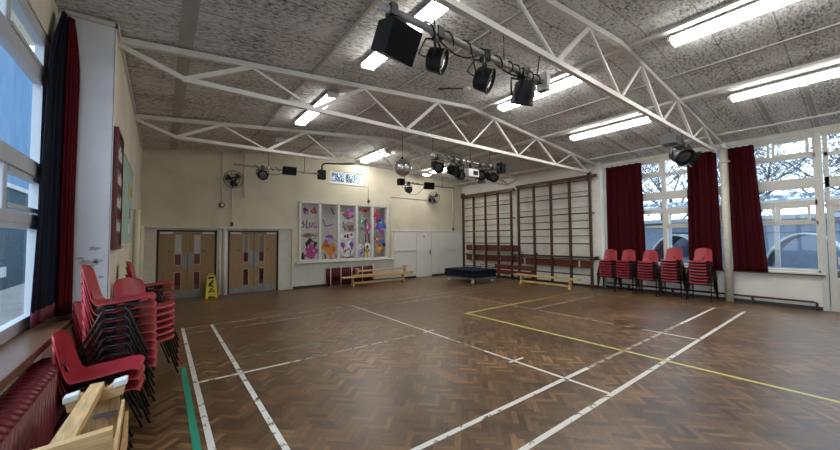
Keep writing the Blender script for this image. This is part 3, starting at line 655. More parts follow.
def lamp(label, x, Y, z, drop, aim, r=.10, dep=.13, taper=1.0, group='stage lamps on the hanging bars', doors=False):
    t = thing('stage_lamp', label, 'stage lamp', (x,Y,z), group=group)
    A = Vector(aim).normalized(); up = Vector((0,0,1)); X = A.cross(up).normalized(); U = X.cross(A)
    c = Vector((0,0,-drop))
    M = Matrix(((X.x,U.x,A.x,c.x),(X.y,U.y,A.y,c.y),(X.z,U.z,A.z,c.z),(0,0,0,1)))
    b = MB(); b.box((-.035,-.045,-.06),(.035,.045,.04)); b.build('clamp', BLACKM, t, bev=.006)
    b = MB(); w = r+.022
    pts = [c+X*s for s in (-w,)]+[c-X*w+Vector((0,0,drop-.075)), c+X*w+Vector((0,0,drop-.075)), c+X*w]
    b.tube(pts, .012, 6); b.build('yoke', BLACKM, t)
    b = MB(); b.lathe([(r*.55*taper,-dep*.75),(r*.9*taper,-dep*.6),(r*.96,-dep*.1),(r,dep*.3),(r*1.04,dep*.32),(r*1.04,dep*.42),(r*.9,dep*.42),(r*.88,dep*.30)], 20, M); b.build('housing', BLACK, t)
    b = MB(); b.lathe([(r*.9,dep*.28),(r*.5,dep*.33),(.002,dep*.35)], 20, M); b.build('lens', LENS, t)
    b = MB(); b.tube([c-A*dep*.7, c-A*(dep+.05)+Vector((0,0,.03)), c-A*.10+X*.05+Vector((0,0,drop*.6)), Vector((.05,.03,-.02))], .008, 6); b.build('cable', CABLE, t)
    if doors:
        for s,(v,w_) in enumerate(((X,U),(U,X),(-X,U),(-U,X))):
            b = MB(); p = c+A*dep*.42+v*r; b.bar(p, p+(A*.9+v*.5).normalized()*r*.9, r*1.5, .004, (A.cross(w_))); b.build('barn_door', BLACKM, t)
    return t
def speaker(label, x, Y, z, drop, w, h, d, yaw, tilt, wedge=.6):
    t = thing('loudspeaker', label, 'loudspeaker', (x,Y,z), group='loudspeakers on the hanging bars')
    M = Matrix.Translation((0,-.02,-drop)) @ Matrix.Rotation(yaw,4,'Z') @ Matrix.Rotation(tilt,4,'X')
    f = wedge
    P = [(-w/2,-d/2,-h/2),(w/2,-d/2,-h/2),(w/2*f,d/2,-h/2*.85),(-w/2*f,d/2,-h/2*.85),(-w/2,-d/2,h/2),(w/2,-d/2,h/2),(w/2*f,d/2,h/2*.85),(-w/2*f,d/2,h/2*.85)]
    b = MB(); b.hexa(P, M); b.build('cabinet', BLACK, t, bev=.008)
    b = MB(); b.box((-w/2+.012,-d/2-.008,-h/2+.012),(w/2-.012,-d/2+.001,h/2-.012), M); b.build('grille', GRILLE, t)
    b = MB(); b.box((-.03,-.045,-.05),(.03,.045,.04)); b.tube([(0,0,-.04),(0,-.02,-drop+h*.35)],.016,8); b.build('bracket', BLACKM, t)
    return t
# bar nearest the camera, below the near truss
Y1 = 2.12; Z1 = 3.33
hang_bar('lighting_bar','grey steel lighting bar hanging below the near truss at top centre',1.26,3.32,Y1,Z1,[1.78,2.68],.030,
   [coil(1.62,2.7,Y1,Z1,.04,5), coil(2.7,3.28,Y1,Z1,.045,5), sag((1.80,2.16,3.35),(2.35,2.16,3.33),.10), sag((2.2,2.1,3.32),(2.42,2.18,3.25),.16), sag((2.5,2.16,3.36),(3.1,2.16,3.34),.06), [(3.22,2.12,3.3),(3.26,2.12,3.45),(3.30,2.12,3.62),(3.36,2.14,3.68),(3.42,2.16,3.62)]])
speaker('large black wedge loudspeaker at the left end of the near lighting bar', 1.36,Y1,Z1,.245,.29,.25,.26,R_(10),R_(28),.62)
lamp('round black stage lamp next to the large loudspeaker on the near lighting bar',1.82,Y1,Z1,.24,(.55,-.70,-.30),.105,.13)
lamp('round black stage lamp in the middle of the near lighting bar',2.40,Y1,Z1,.24,(.50,-.72,-.40),.112,.14)
lamp('round black stage lamp at the right end of the near lighting bar',2.98,Y1,Z1,.25,(.15,.40,-.85),.115,.20,1.0)
t = thing('junction_box','grey junction box at the right end of the near lighting bar','box',(3.36,Y1,Z1)); b = MB(); b.box((-.045,-.06,-.10),(.045,.06,.10)); b.build('box', mat('grey_box',(.25,.25,.25),.5), t, bev=.006); b = MB(); b.box((-.03,-.066,-.06),(.03,-.06,.06)); b.build('cover', GREYP, t)
# middle bar below the middle truss
Y2 = 5.2; Z2 = 3.27
hang_bar('lighting_bar','lighting bar crowded with stage lamps below the middle truss',4.26,6.36,Y2,Z2,[4.30,5.36,6.0],.026,[coil(4.4,5.3,Y2,Z2,.04,5),coil(5.4,6.2,Y2,Z2,.04,4),sag((4.35,5.2,3.2),(5.1,5.24,3.2),.22),sag((5.1,5.2,3.2),(6.1,5.24,3.2),.14)],m=STEEL)
lamp('leftmost stage lamp on the crowded middle lighting bar',4.42,Y2,Z2,.22,(-.2,-.8,-.4),.11,.18)
lamp('second stage lamp from the left on the crowded middle lighting bar',4.86,Y2,Z2,.24,(.35,-.8,-.35),.11,.18,doors=True)
lamp('third stage lamp from the left on the crowded middle lighting bar',5.06,Y2+.0,Z2,.33,(.1,-.9,-.3),.085,.14)
lamp('stage lamp just right of the white control box on the middle lighting bar',5.70,Y2,Z2,.25,(-.5,-.7,-.35),.11,.17,doors=True)
lamp('rightmost stage lamp on the crowded middle lighting bar',6.12,Y2,Z2,.25,(-.6,-.7,-.45),.105,.15)
t = thing('control_box','white dimmer control box with dark panel on the middle lighting bar','box',(5.38,Y2-.02,Z2)); b = MB(); b.box((-.16,-.07,-.33),(.16,.07,-.16)); b.build('box', WHITE, t, bev=.008); b = MB(); b.box((-.02,-.076,-.29),(.12,-.07,-.20)); b.build('panel', BLACK, t); b = MB(); b.box((-.03,-.02,-.17),(.03,.05,.03)); b.build('bracket', BLACKM, t)
t = thing('speaker_box','small black box at the right end of the middle lighting bar','box',(6.38,Y2,Z2)); b = MB(); b.box((-.05,-.09,-.13),(.09,.09,.12)); b.build('box', BLACK, t, bev=.008); b = MB(); b.box((-.03,-.095,-.10),(.07,-.09,.09)); b.build('grille', GRILLE, t)
# left far bar
Y3 = 8.25; Z3 = 3.24
hang_bar('lighting_bar','thin lighting bar hanging on the left in front of the wall fan',1.22,3.22,Y3,Z3,[1.93,2.75],.024,[coil(1.6,2.2,Y3,Z3,.04,4),sag((1.7,8.25,3.2),(2.3,8.28,3.2),.10)])
lamp('single round stage lamp on the left hanging bar',1.80,Y3,Z3,.17,(.05,-.95,-.25),.11,.15)
speaker('flat black loudspeaker on the left hanging bar',2.38,Y3,Z3,.01,.32,.20,.16,R_(-6),R_(12),.8)
t = thing('speaker_box','small black box with a bent pipe at the right end of the left hanging bar','box',(3.19,Y3,Z3)); b = MB(); b.box((-.09,-.08,-.13),(.08,.08,.10)); b.build('box', BLACK, t, bev=.008); b = MB(); b.tube([(.0,0,.09),(.0,0,.20),(.03,0,.26),(.10,0,.29),(.55,0,.33),(.9,0,.38)],.022,8); b.build('bent_pipe', BLACKM, t)
# far bar by the mirror ball
hang_bar('lighting_bar','short lighting bar below the mirror ball by the back wall',5.52,7.75,Y3,Z3+.03,[5.72,7.2],.022,[sag((5.6,8.25,3.2),(6.5,8.27,3.25),.30),coil(5.8,6.3,Y3,Z3+.03,.035,3)])
lamp('small round stage lamp below the mirror ball',5.86,Y3,Z3+.03,.20,(-.1,-.9,-.2),.10,.14)
speaker('flat black loudspeaker on the short bar below the mirror ball',6.62,Y3,Z3+.03,.02,.34,.22,.16,R_(-18),R_(8),.8)
t = thing('speaker_box','small black box at the left end of the bar below the mirror ball','box',(5.60,Y3,Z3+.03)); b = MB(); b.box((-.10,-.08,-.09),(.08,.08,.10)); b.build('box', BLACK, t, bev=.008); b = MB(); b.box((-.08,-.085,-.07),(.06,-.08,.07)); b.build('grille', GRILLE, t)
t = thing('mirror_ball','mirror ball hanging below the ceiling near the back wall','mirror ball',(4.93,7.2,3.44))
MIR = mat('mirror_tiles', (.90,.92,.96), .2, 1.0, .25, scale=30)
b = MB(); rr=.225; nn=30; mm=18
for i in range(1,mm-1):
    for k in range(nn):
        v=[]
        for (ii,kk) in ((i+.06,k+.05),(i+.06,k+.95),(i+.94,k+.95),(i+.94,k+.05)):
            th=PI*ii/mm; ph=2*PI*kk/nn; v.append(b.bm.verts.new((rr*math.sin(th)*math.cos(ph),rr*math.sin(th)*math.sin(ph),-rr*math.cos(th))))
        b.face(v)
b.build('mirror_tiles', MIR, t)
b = MB(); b.sphere((0,0,0),rr*.985,24,16); b.build('core', mat('ball_grout',(.25,.25,.26),.4), t)
b = MB(); b.cyl((0,0,rr*.96),(0,0,rr+.05),.03); b.tube([(0,0,rr+.05),(0,0,zc(4.93)-3.44)],.006,6); b.build('motor_wire', BLACKM, t)
# right lamp cluster below the near truss
hang_bar('lighting_bar','short lighting bar below the near truss in front of the curtained window',7.30,8.45,Y1,3.42,[7.5,8.1],.024,[coil(7.7,8.4,Y1,3.42,.04,4),sag((7.4,2.12,3.62),(7.6,2.14,3.42),.08)])
t = thing('ballast_box','dark grey box at the left end of the short bar by the right window','box',(7.42,Y1,3.42)); b = MB(); b.box((-.13,-.12,-.12),(.15,.12,.06)); b.build('box', mat('dark_grey_box',(.10,.10,.10),.5), t, bev=.008); b = MB(); b.box((-.10,-.126,-.09),(.12,-.12,.03)); b.build('cover', BLACKM, t)
lamp('large black stage lamp hanging in front of the right hand windows',8.06,Y1,3.42,.23,(-.5,-.7,-.6),.17,.26)
lamp('smaller black stage lamp with barn doors in front of the right hand curtain',8.42,Y1,3.42,.20,(.3,-.8,-.5),.11,.16,doors=True)

# ------------------------------------------------------------------ wall fans
def fan(label, x, y, z, yaw, r=.25):
    t = thing('wall_fan', label, 'fan', (x,YB,z))
    M = Matrix.Translation((0,y-YB,0)) @ Matrix.Rotation(yaw,4,'Z') @ Matrix.Rotation(R_(90+8),4,'X')   # local +z looks to -y
    b = MB(); b.box((-.05,-.03,-.16),(.05,0,-.02)); b.tube([(0,-.02,-.09),(0,(y-YB)*.5,-.09),(0,y-YB+.06,-.01)],.022,8); b.build('wall_bracket', BLACKM, t)
    b = MB(); b.lathe([(.02,-.14),(.06,-.12),(.07,-.03),(.05,.0)],14,M); b.build('motor', BLACK, t)
    for k in range(3):
        b = MB(); a0 = k*2*PI/3+.4
        P = [[M@Vector((q*math.cos(a0+f),q*math.sin(a0+f),.02+.05*(f-.4))) for q in (.05,.10,.16,.21)] for f in (-.1,.2,.5,.8)]
        b.grid(P); b.build('blade', mat('smoky_blade',(.05,.045,.045),.3) if k==0 and 'smoky_blade' not in bpy.data.materials else bpy.data.materials['smoky_blade'], t, solid=.004)
    b = MB()
    for (rr,zz,w) in ((r,.02,.008),(r*.98,.05,.004),(r*.98,-.02,.004),(r*.66,.075,.003),(r*.33,.085,.003),(r*.6,-.06,.003)):
        b.tube([M@Vector((rr*math.cos(2*PI*k/28),rr*math.sin(2*PI*k/28),zz)) for k in range(28)], w, 5, closed=True)
    for k in range(24):
        a = 2*PI*k/24; e = Vector((math.cos(a),math.sin(a),0))
        b.tube([M@(e*r*.12+Vector((0,0,.088))), M@(e*r*.6+Vector((0,0,.078))), M@(e*r+Vector((0,0,.02))), M@(e*r*.6+Vector((0,0,-.06))), M@(e*.06+Vector((0,0,-.07)))], .0022, 4)
    b.build('cage', BLACKM, t)
    b = MB(); b.lathe([(.035,.082),(.035,.094),(.001,.098)],12,M); b.build('badge', GREYP, t)
fan('black wall fan high on the back wall above the left wooden doors',1.64,11.08,3.36,R_(-12))
fan('black wall fan high on the back wall above the white door',9.14,11.02,3.33,R_(-30),.25)

# ------------------------------------------------------------------ conduits and small wall fittings
def conduit(label, pts, r=.014, end=None, m=CREAM):
    t = thing('conduit', label, 'conduit', pts[0]); p0 = Vector(pts[0])
    b = MB(); b.tube([Vector(p)-p0 for p in pts], r, 8); b.build('tube', m, t)
    if end == 'bell':
        b = MB(); q = Vector(pts[-1])-p0; M = Matrix.Translation(q+Vector((0,-.02,-.05))) @ Matrix.Rotation(R_(90),4,'X'); b.lathe([(.075,-.03),(.075,.01),(.05,.03),(.001,.035)],18,M); b.build('bell', mat('brown_bell',(.05,.035,.03),.4), t)
        b = MB(); b.lathe([(.045,.032),(.04,.04),(.001,.042)],14,M); b.build('bell_centre', WHITE, t)
    if end == 'switch':
        b = MB(); q = Vector(pts[-1])-p0; b.box(q+Vector((-.035,-.04,-.10)),q+Vector((.035,.015,.02))); b.build('switch', mat('dark_switch',(.04,.035,.03),.5) , t, bev=.005)
yw = YB-.014
conduit('thin conduit ending in a round bell, left of the wall fan',[(1.38,yw,4.17),(1.38,yw,2.66)],.013,'bell')
conduit('thin conduit on the back wall right of the left fan',[(1.96,yw,4.2),(1.96,yw,2.86)],.020)
conduit('thin cable dropping from the left wall fan to a small sensor over the doors',[(1.64,yw,3.2),(1.64,yw,2.10)],.009,'switch')
conduit('thin conduit beside the small high window ending in a switch',[(6.17,yw,4.45),(6.17,yw,3.05)],.012,'switch')
conduit('thin conduit right of the decorated window',[(7.16,yw,3.22),(7.16,yw,.86)],.010)
conduit('horizontal cable on the back wall leading to the right wall fan',[(7.16,yw,3.24),(8.0,yw,3.24),(9.05,yw,3.24)],.010,m=GREYP)
conduit('vertical conduit on the back wall near the far corner ending in a switch',[(10.47,yw-.01,3.98),(10.47,yw-.01,2.06)],.025,'switch')
conduit('upright cream pipe on the left wall beyond the green board',[(XL+.06,8.5,0),(XL+.06,8.5,2.2)],.05)
conduit('upright cream pipe on the left wall nearest the wooden doors',[(XL+.07,9.9,0),(XL+.07,9.9,1.95)],.06)
t = thing('smoke_detector','small white ceiling detector with a short dark pipe left of the hanging stage lamps','detector',(4.62,4.55,zc(4.62)))
b = MB(); b.lathe([(.05,-.045),(.075,-.03),(.075,0)],18); b.build('body', WHITE, t)
b = MB(); b.tube([(-.06,.02,-.02),(-.5,.25,-.06)],.010,6); b.build('feed_pipe', BLACKM, t)
# round steel column
t = thing('column','round cream steel column carrying the near roof truss','column',(11.17,2.09,0))
b = MB(); b.lathe([(.080,0),(.080,3.82)],24); b.build('shaft', mat('chipped_cream',(.68,.65,.56),.4,var=.14,scale=18), t)
b = MB(); b.lathe([(.095,3.80),(.095,3.86)],24); b.box((-.08,-.07,3.86),(.07,.07,3.94)); b.build('cap', TRUSSM, t)
b = MB(); b.lathe([(.080,3.44),(.092,3.44),(.092,3.50),(.080,3.50)],24,cap=False); b.box((-.02,-.14,3.46),(.02,-.085,3.48)); b.box((-.02,.085,3.46),(.02,.13,3.48)); b.build('collar', TRUSSM, t)

# ------------------------------------------------------------------ notice boards on the left wall
t = thing('notice_board','tall dark red notice board on the left wall beside the curtain','notice board',(XL,5.38,1.52))
b = MB(); b.box((0,-.40,0),(.03,.20,1.30)); b.build('panel', mat('dark_red_felt',(.09,.014,.013),.8), t)
b = MB()
for r in ((-.42,-.38,-.02,1.34),(.20,.24,-.02,1.34),(-.38,.20,-.02,.02),(-.38,.20,1.30,1.34)): b.box((0,r[0],r[2]),(.045,r[1],r[3]))
b.build('frame', mat('red_frame',(.13,.022,.018),.45), t)
for k,(z,hh,nm) in enumerate(((2.50,.24,'top'),(2.22,.20,'second from top'),(1.95,.20,'third from top'),(1.68,.18,'bottom'))):
    p = thing('photo_print','black and white photo print, %s on the dark red notice board'%nm,'photo',(XL+.031,5.28,z),group='photos on the red notice board')
    b = MB(); b.box((0,-.26,0),(.006,.26,hh)); b.build('mount', mat('photo_dark',(.05,.03,.03),.5) if k==0 else bpy.data.materials['photo_dark'], p)
    b = MB()
    for q in range(5): b.box((.006,-.22+.09*q,.03),(.009,-.16+.09*q,.05+hh*(.3+.4*((q*7+k*3)%5)/5)))
    b.build('print', mat('photo_white',(.6,.6,.58),.5,var=.3,scale=30) if k==0 else bpy.data.materials['photo_white'], p)
t = thing('notice_board','pale green notice board on the left wall past the red one','notice board',(XL,6.75,1.55))
b = MB(); b.box((0,-1.04,0),(.025,.95,1.22)); b.build('panel', mat('pale_green_felt',(.34,.47,.40),.8), t)
b = MB()
for r in ((-1.07,-1.04,-.02,1.24),(.95,.98,-.02,1.24),(-1.04,.95,-.02,.01),(-1.04,.95,1.21,1.24)): b.box((0,r[0],r[2]),(.035,r[1],r[3]))
b.build('frame', FRAMEC, t)
for k,(dy,z,w,hh,col,nm) in enumerate(((.15,2.25,.18,.22,'yellow','yellow paper scrap high'),(.42,1.95,.16,.16,'brown','brown paper scrap in the middle'),(.55,2.3,.12,.16,'orange','orange paper scrap near the top right'),(.25,1.72,.20,.14,'white','white paper scrap low'))):
    p = thing('paper_note','%s on the pale green notice board'%nm,'paper',(XL+.026,6.75+dy,z)); b = MB(); b.box((0,-w/2,0),(.004,w/2,hh)); b.build('sheet', pcol(col), p)

# ------------------------------------------------------------------ yellow floor sign
t = thing('wet_floor_sign','yellow folding wet floor sign standing before the left wooden doors','floor sign',(1.12,11.05,0),R_(4))
for s in (-1,1):
    b = MB()
    def fl(z): return s*(.13*(1-z/.62)+.012)
    P = lambda x,z,o=0:(x,fl(z)+s*o,z)
    for (xa,xb,za,zb) in ((-.145,-.09,0,.06),(.09,.145,0,.06)): b.hexa([P(xa,za,-.012),P(xb,za,-.012),P(xb,za),P(xa,za),P(xa,zb,-.012),P(xb,zb,-.012),P(xb,zb),P(xa,zb)])
    b.hexa([P(-.145,.06,-.012),P(.145,.06,-.012),P(.145,.06),P(-.145,.06),P(-.095,.62,-.012),P(.095,.62,-.012),P(.095,.62),P(-.095,.62)])
    pn = b.build('panel', YEL, t)
    if s < 0:
        def dec(name, shapes, m=BLACK):
            b = MB()
            for poly in shapes:
                A = [b.bm.verts.new(P(x,z,.001)) for x,z in poly]; B = [b.bm.verts.new(P(x,z,.004)) for x,z in poly]
                b.face(A); b.face(B[::-1]); n = len(poly)
                for k in range(n): b.face([A[k],B[k],B[(k+1)%n],A[(k+1)%n]])
            b.build(name, m, pn)
        dec('heading_bar', [[(-.07,.535),(.07,.535),(.065,.59),(-.065,.59)]])
        dec('slipping_figure', [[(.03+.028*math.cos(a),.47+.028*math.sin(a)) for a in [k*PI/5 for k in range(10)]], [(-.05,.42),(.01,.455),(.03,.43),(-.01,.375),(.03,.345),(.055,.30),(.03,.29),(.0,.33),(-.05,.345),(-.075,.32),(-.085,.335)],[(.03,.43),(.07,.40),(.062,.385),(.02,.41)]])
        dec('warning_triangle', [[(-.08,.17),(.08,.17),(.075,.19),(-.075,.19)],[(-.08,.17),(-.06,.17),(.008,.275),(-.008,.285)],[(.08,.17),(.06,.17),(-.008,.275),(.008,.285)],[(-.008,.21),(.008,.21),(.008,.245),(-.008,.245)]])
b = MB(); b.tube([(-.05,0,.60),(-.05,0,.66),(.05,0,.66),(.05,0,.60)],.012,6); b.build('handle', YEL, t)
# ------------------------------------------------------------------ radiators
def column_radiator(label, loc, L, H, D, axis, group=None, pitch=.07):
    t = thing('radiator', label, 'radiator', loc)
    f = (lambda a,d,z:(d,a,z)) if axis=='y' else (lambda a,d,z:(a,d,z))
    b = MB(); n = int(L/pitch)
    for k in range(n):
        a = (k+.5)*L/n
        for d in (D*.18,D*.5,D*.82): b.tube([f(a,d,.10),f(a,d,H-.03)],.022,8)
        b.tube([f(a,D*.08,H-.035),f(a,D*.3,H-.008),f(a,D*.7,H-.008),f(a,D*.92,H-.035)],.022,6); b.tube([f(a,D*.08,.115),f(a,D*.5,.09),f(a,D*.92,.115)],.022,6)
    b.build('sections', REDD, t)
    for a in (.15,L-.15):
        b = MB(); b.box(f(a-.02,D*.3,0),f(a+.02,D*.7,.10)); b.build('foot', REDD, t)
    b = MB(); b.tube([f(L,D*.5,.11),f(L+.07,D*.5,.11),f(L+.07,D*.5,0)],.016,8); b.build('valve_pipe', mat('dark_valve',(.05,.02,.02),.4) if 'dark_valve' not in bpy.data.materials else bpy.data.materials['dark_valve'], t)
    return t
column_radiator('dark red column radiator under the left window sill',(-.725,.6,0),3.10,.735,.19,'y')
column_radiator('dark red radiator behind white rails below the decorated window',(4.50,11.14,0),1.80,.60,.13,'x')
t = thing('radiator_guard','white upright rails in front of the back wall radiator','guard',(4.55,11.05,0))
for x in (.05,.42,.83,1.25,1.70): b = MB(); b.tube([(x,0,0),(x,0,.62),(x,.10,.66),(x,.235,.66)],.014,8); b.build('rail', WHITE, t)
# heating pipe along the right wall
t = thing('heating_pipe','dark heating pipe low along the wall under the right hand windows','pipe',(11.28,5.0,0))
b = MB(); b.tube([(0,.02,.17),(0,-4.26,.17),(0,-4.31,.15),(0,-4.31,.08),(0,-4.31,.0)],.024,8); b.build('pipe', mat('pipe_dark_red',(.075,.018,.02),.4), t)
for y in (-.6,-1.7,-3.3): b = MB(); b.box((-.03,y-.015,.0),(.06,y+.015,.155)); b.build('bracket', SKIRT, t)
t = thing('heating_pipe','dark horizontal pipe on the wall behind the wall bars','pipe',(11.03,5.2,.95))
b = MB(); b.tube([(0,0,0),(0,3.2,0)],.022,8); b.build('pipe', mat('pipe_black',(.02,.018,.018),.4), t)
b = MB(); b.box((-.05,-.06,-.05),(.05,.05,.05)); b.build('valve', BLACKM, t, bev=.01)
for y in (.9,2.2): b = MB(); b.box((0,y-.015,-.02),(.07,y+.015,.10)); b.build('bracket', BLACKM, t)

# ------------------------------------------------------------------ wall bars
def wall_bars(label, posts, ztop, y0, y1):
    t = thing('wall_bars', label, 'wall bars', (10.85,0,0), group='folding wooden wall bars')
    for y in posts: b = MB(); b.box((-.045,y-.032,0),(.045,y+.032,ztop)); b.build('post', BARW, t, bev=.006)
    b = MB(); b.box((-.05,y0,ztop),(.05,y1,ztop+.085)); b.build('top_rail', BARH, t)
    zs = [.40,.90,1.40,1.90,2.39,2.94,ztop-.06]
    for z in zs: b = MB(); b.tube([(0,min(posts),z),(0,max(posts),z)],.021,8); b.build('rung', BARH, t)
    for z in (.98,1.66,2.15,2.60,3.12): b = MB(); b.tube([(.13,min(posts),z),(.13,max(posts),z)],.012,6); b.build('rung_shadow_rod', BARH, t)  # thin dark rods added as the rungs' shadow lines on the wall
    for y in (min(posts),max(posts)):
        for z in (.9,2.39,ztop+.03): b = MB(); b.box((.03,y-.02,z-.02),(.25,y+.02,z+.02)); b.build('wall_bracket', BARW, t)
    b = MB(); y = min(posts) if y0 < 7 else max(posts); 
    b.box((-.07,y-.05,ztop-.05),(.06,y+.05,ztop+.16)); b.build('hinge_block', BARW, t)
    return t
wall_bars('left set of brown wooden wall bars, nearest the far corner',[8.36,9.02,9.68,10.36,11.0],3.46,8.22,11.12)
wall_bars('right set of brown wooden wall bars, behind the yellow bench',[5.29,5.97,6.66,7.34,8.02],3.52,5.06,8.10)
def hung_plank(label, x, y0, y1, z0, z1, br):
    t = thing('hung_bench', label, 'bench', (x,y0,z0), group='dark planks hooked behind the wall bars')
    b = MB(); b.box((0,0,0),(.045,y1-y0,z1-z0)); b.build('plank', PLANK, t, bev=.008)
    for y in br: b = MB(); b.box((-.012,y-.03,.02),(.0,y+.03,(z1-z0)-.02)); b.box((-.02,y-.015,.05),(-.012,y+.015,z1-z0-.05)); b.build('hook_plate', mat('pale_plate',(.55,.53,.50),.4,.3) if 'pale_plate' not in bpy.data.materials else bpy.data.materials['pale_plate'], t)
    for y in (.12,(y1-y0)-.12): b = MB(); b.box((.04,y-.03,.02),(11.075-x,y+.03,.08)); b.build('wall_bracket', BARW, t)
hung_plank('upper dark red plank behind the left wall bars',10.93,8.10,10.92,1.08,1.32,[.9,2.4])
hung_plank('lower dark red plank behind the left wall bars',10.93,8.12,10.92,.66,.88,[.9,2.4])
hung_plank('dark red plank behind the right wall bars above the yellow bench',10.93,5.38,8.0,.62,.86,[.35,2.45])
# dark bench standing below the planks
def gym_bench(name, label, loc, L, W, H, axis, m, legs, group=None, beam=True, flip=False, feet=True):
    t = thing(name, label, 'bench', loc, group=group)
    f = (lambda a,d,z:(a,d,z)) if axis=='x' else (lambda a,d,z:(d,a,z))
    zz = (lambda z: H-z) if flip else (lambda z: z)
    def bx(b, a0,a1,d0,d1,z0,z1):
        p,q = zz(z0),zz(z1); lo = f(a0,d0,min(p,q)); hi = f(a1,d1,max(p,q)); b.box(lo,hi)
    b = MB(); bx(b,0,L,-W/2,W/2,H-.04,H); b.build('seat', m, t, bev=.008)
    for a in legs:
        b = MB(); bx(b,a-.02,a+.02,-W*.32,W*.32,.05,H-.04); lg = b.build('leg', m, t, bev=.004)
        b = MB(); bx(b,a-.03,a+.03,-W*.5,W*.5,0,.055); b.build('foot', m, lg, bev=.008)
    if beam: b = MB(); bx(b,min(legs)-.02,max(legs)+.02,-.045,.045,.075,.135); b.build('beam', m, t, bev=.006)
    return t
t = thing('gym_bench','dark red bench standing on its side across the foot of both wall bars','bench',(10.70,7.25,0))
b = MB(); b.box((-.02,0,.20),(.02,1.85,.36)); b.build('plank', PLANK, t, bev=.006)
b = MB(); b.box((-.02,0,.41),(.02,1.85,.57)); b.build('plank', PLANK, t, bev=.006)
for y in (.12,1.70): b = MB(); b.box((.02,y-.04,0),(.06,y+.04,.57)); b.box((-.06,y-.04,0),(.06,y+.04,.05)); b.build('leg', BARW, t, bev=.006)
gym_bench('gym_bench','long yellow wooden bench in front of the right wall bars',(10.08,5.30,0),2.34,.24,.34,'y',BENCHYEL,[.28,2.06])
gym_bench('gym_bench','long wooden bench standing upright by the back wall radiator',(4.80,10.60,0),2.85,.24,.33,'x',BENCHX,[.38,2.45])
gym_bench('gym_bench','upturned wooden bench lying on top of the bench by the back wall',(5.25,10.62,.332),2.45,.22,.27,'x',BENCHX,[.12,2.10],flip=True)

# ------------------------------------------------------------------ mat trolley
t = thing('mat_trolley','low steel mat trolley on castors in the far right corner','trolley',(9.36,9.15,0),R_(0))
b = MB()
for (x0,x1,y0,y1) in ((-.58,.58,-.72,-.68),(-.58,.58,.68,.72),(-.58,-.54,-.68,.68),(.54,.58,-.68,.68),(-.54,.54,-.02,.02)): b.box((x0,y0,.145),(x1,y1,.19))
b.build('frame', STEEL, t)
for x in (-.52,.52):
    for y in (-.62,.62):
        b = MB(); b.tube([(x-.022,y,.062),(x+.022,y,.062)],.062,14); w = b.build('wheel', mat('pale_wheel',(.60,.60,.58),.4) if 'pale_wheel' not in bpy.data.materials else bpy.data.materials['pale_wheel'], t)
        b = MB(); b.box((x-.03,y-.02,.09),(x+.03,y+.02,.147)); b.build('fork', STEEL, w)
b = MB(); b.tube([(.575,-.62,.18),(.60,-.62,.50),(.60,-.58,.56),(.60,.0,.58),(.60,.04,.52),(.575,.04,.18)],.014,8); b.build('handle', BLACKM, t)
for k in range(4):
    m_ = thing('gym_mat','navy gym mat on the trolley, %s of the pile'%('bottom','second from bottom','second from top','top')[k],'mat',(9.34+.012*((k*7)%3-1),9.15+.015*((k*5)%3-1),.192+.068*k),group='navy mats on the trolley')
    b = MB(); b.box((-.60,-.78,0),(.60,.78,.066)); b.build('mat', MATB, m_, bev=.02)

# ------------------------------------------------------------------ chairs
CH_G = 'red stacking chairs'
def make_chair(label, group):
    t = thing('stacking_chair', label, 'chair', (0,0,0), group=group)
    prof = [(.236,.436,.175),(.234,.452,.190),(.215,.463,.203),(.16,.462,.212),(.06,.448,.215),(-.05,.434,.214),(-.12,.430,.212),(-.165,.445,.208),(-.192,.480,.204),(-.208,.53,.201),(-.222,.59,.198),(-.236,.65,.194),(-.250,.715,.188),(-.259,.755,.176),(-.263,.775,.155),(-.266,.783,.12)]
    nw = 12; P = []
    for i,(x,z,w) in enumerate(prof):
        row = []; w *= .935
        for j in range(nw+1):
            u = -1+2*j/nw; e = abs(u)**3
            seat = i < 7
            if seat: p = (x-.0*e, w*u, z + .018*e - .010*(1-u*u)*(1 if 2<i else 0) - (.012*e if i<2 else 0))
            else: p = (x+.030*e - .006*(1-u*u), w*u, z - (.010*e if i<13 else .022*e))
            row.append(p)
        P.append(row)
    b = MB(); b.grid(P, skip={(8,5),(8,6)}); 
    o = b.build('shell', RED, t)
    s = o.modifiers.new('Sub','SUBSURF'); s.levels = 1; s.render_levels = 1
    s = o.modifiers.new('Solidify','SOLIDIFY'); s.thickness = .006; s.offset = 0
    r = .0098
    for sy in (-1,1):
        b = MB(); b.tube([(.05,sy*.209,.405),(.07,sy*.214,.395),(.215,sy*.250,0)],r,7); lg = b.build('leg', BLACKM, t)
        b = MB(); b.tube([(-.08,sy*.209,.398),(-.10,sy*.214,.388),(-.265,sy*.250,0)],r,7); b.build('leg', BLACKM, t)
        b = MB(); b.tube([(-.08,sy*.209,.398),(.05,sy*.209,.405)],r*1.15,7); b.build('side_rail', BLACKM, t)
    b = MB(); b.box((.04,-.205,.388),(.06,.205,.422)); b.box((.03,-.12,.41),(.12,.12,.436)); b.build('seat_rail_shade_plate', BLACKM, t)  # crossbars deepened to black plates standing in for shade between stacked shells
    b = MB(); b.box((-.09,-.205,.380),(-.07,.205,.412)); b.box((-.11,-.12,.40),(-.04,.12,.420)); b.build('seat_rail_shade_plate', BLACKM, t)
    return t
ORD = ['top','second','third','fourth','fifth','sixth','seventh','eighth','ninth','tenth']
proto = None; DZ = .076
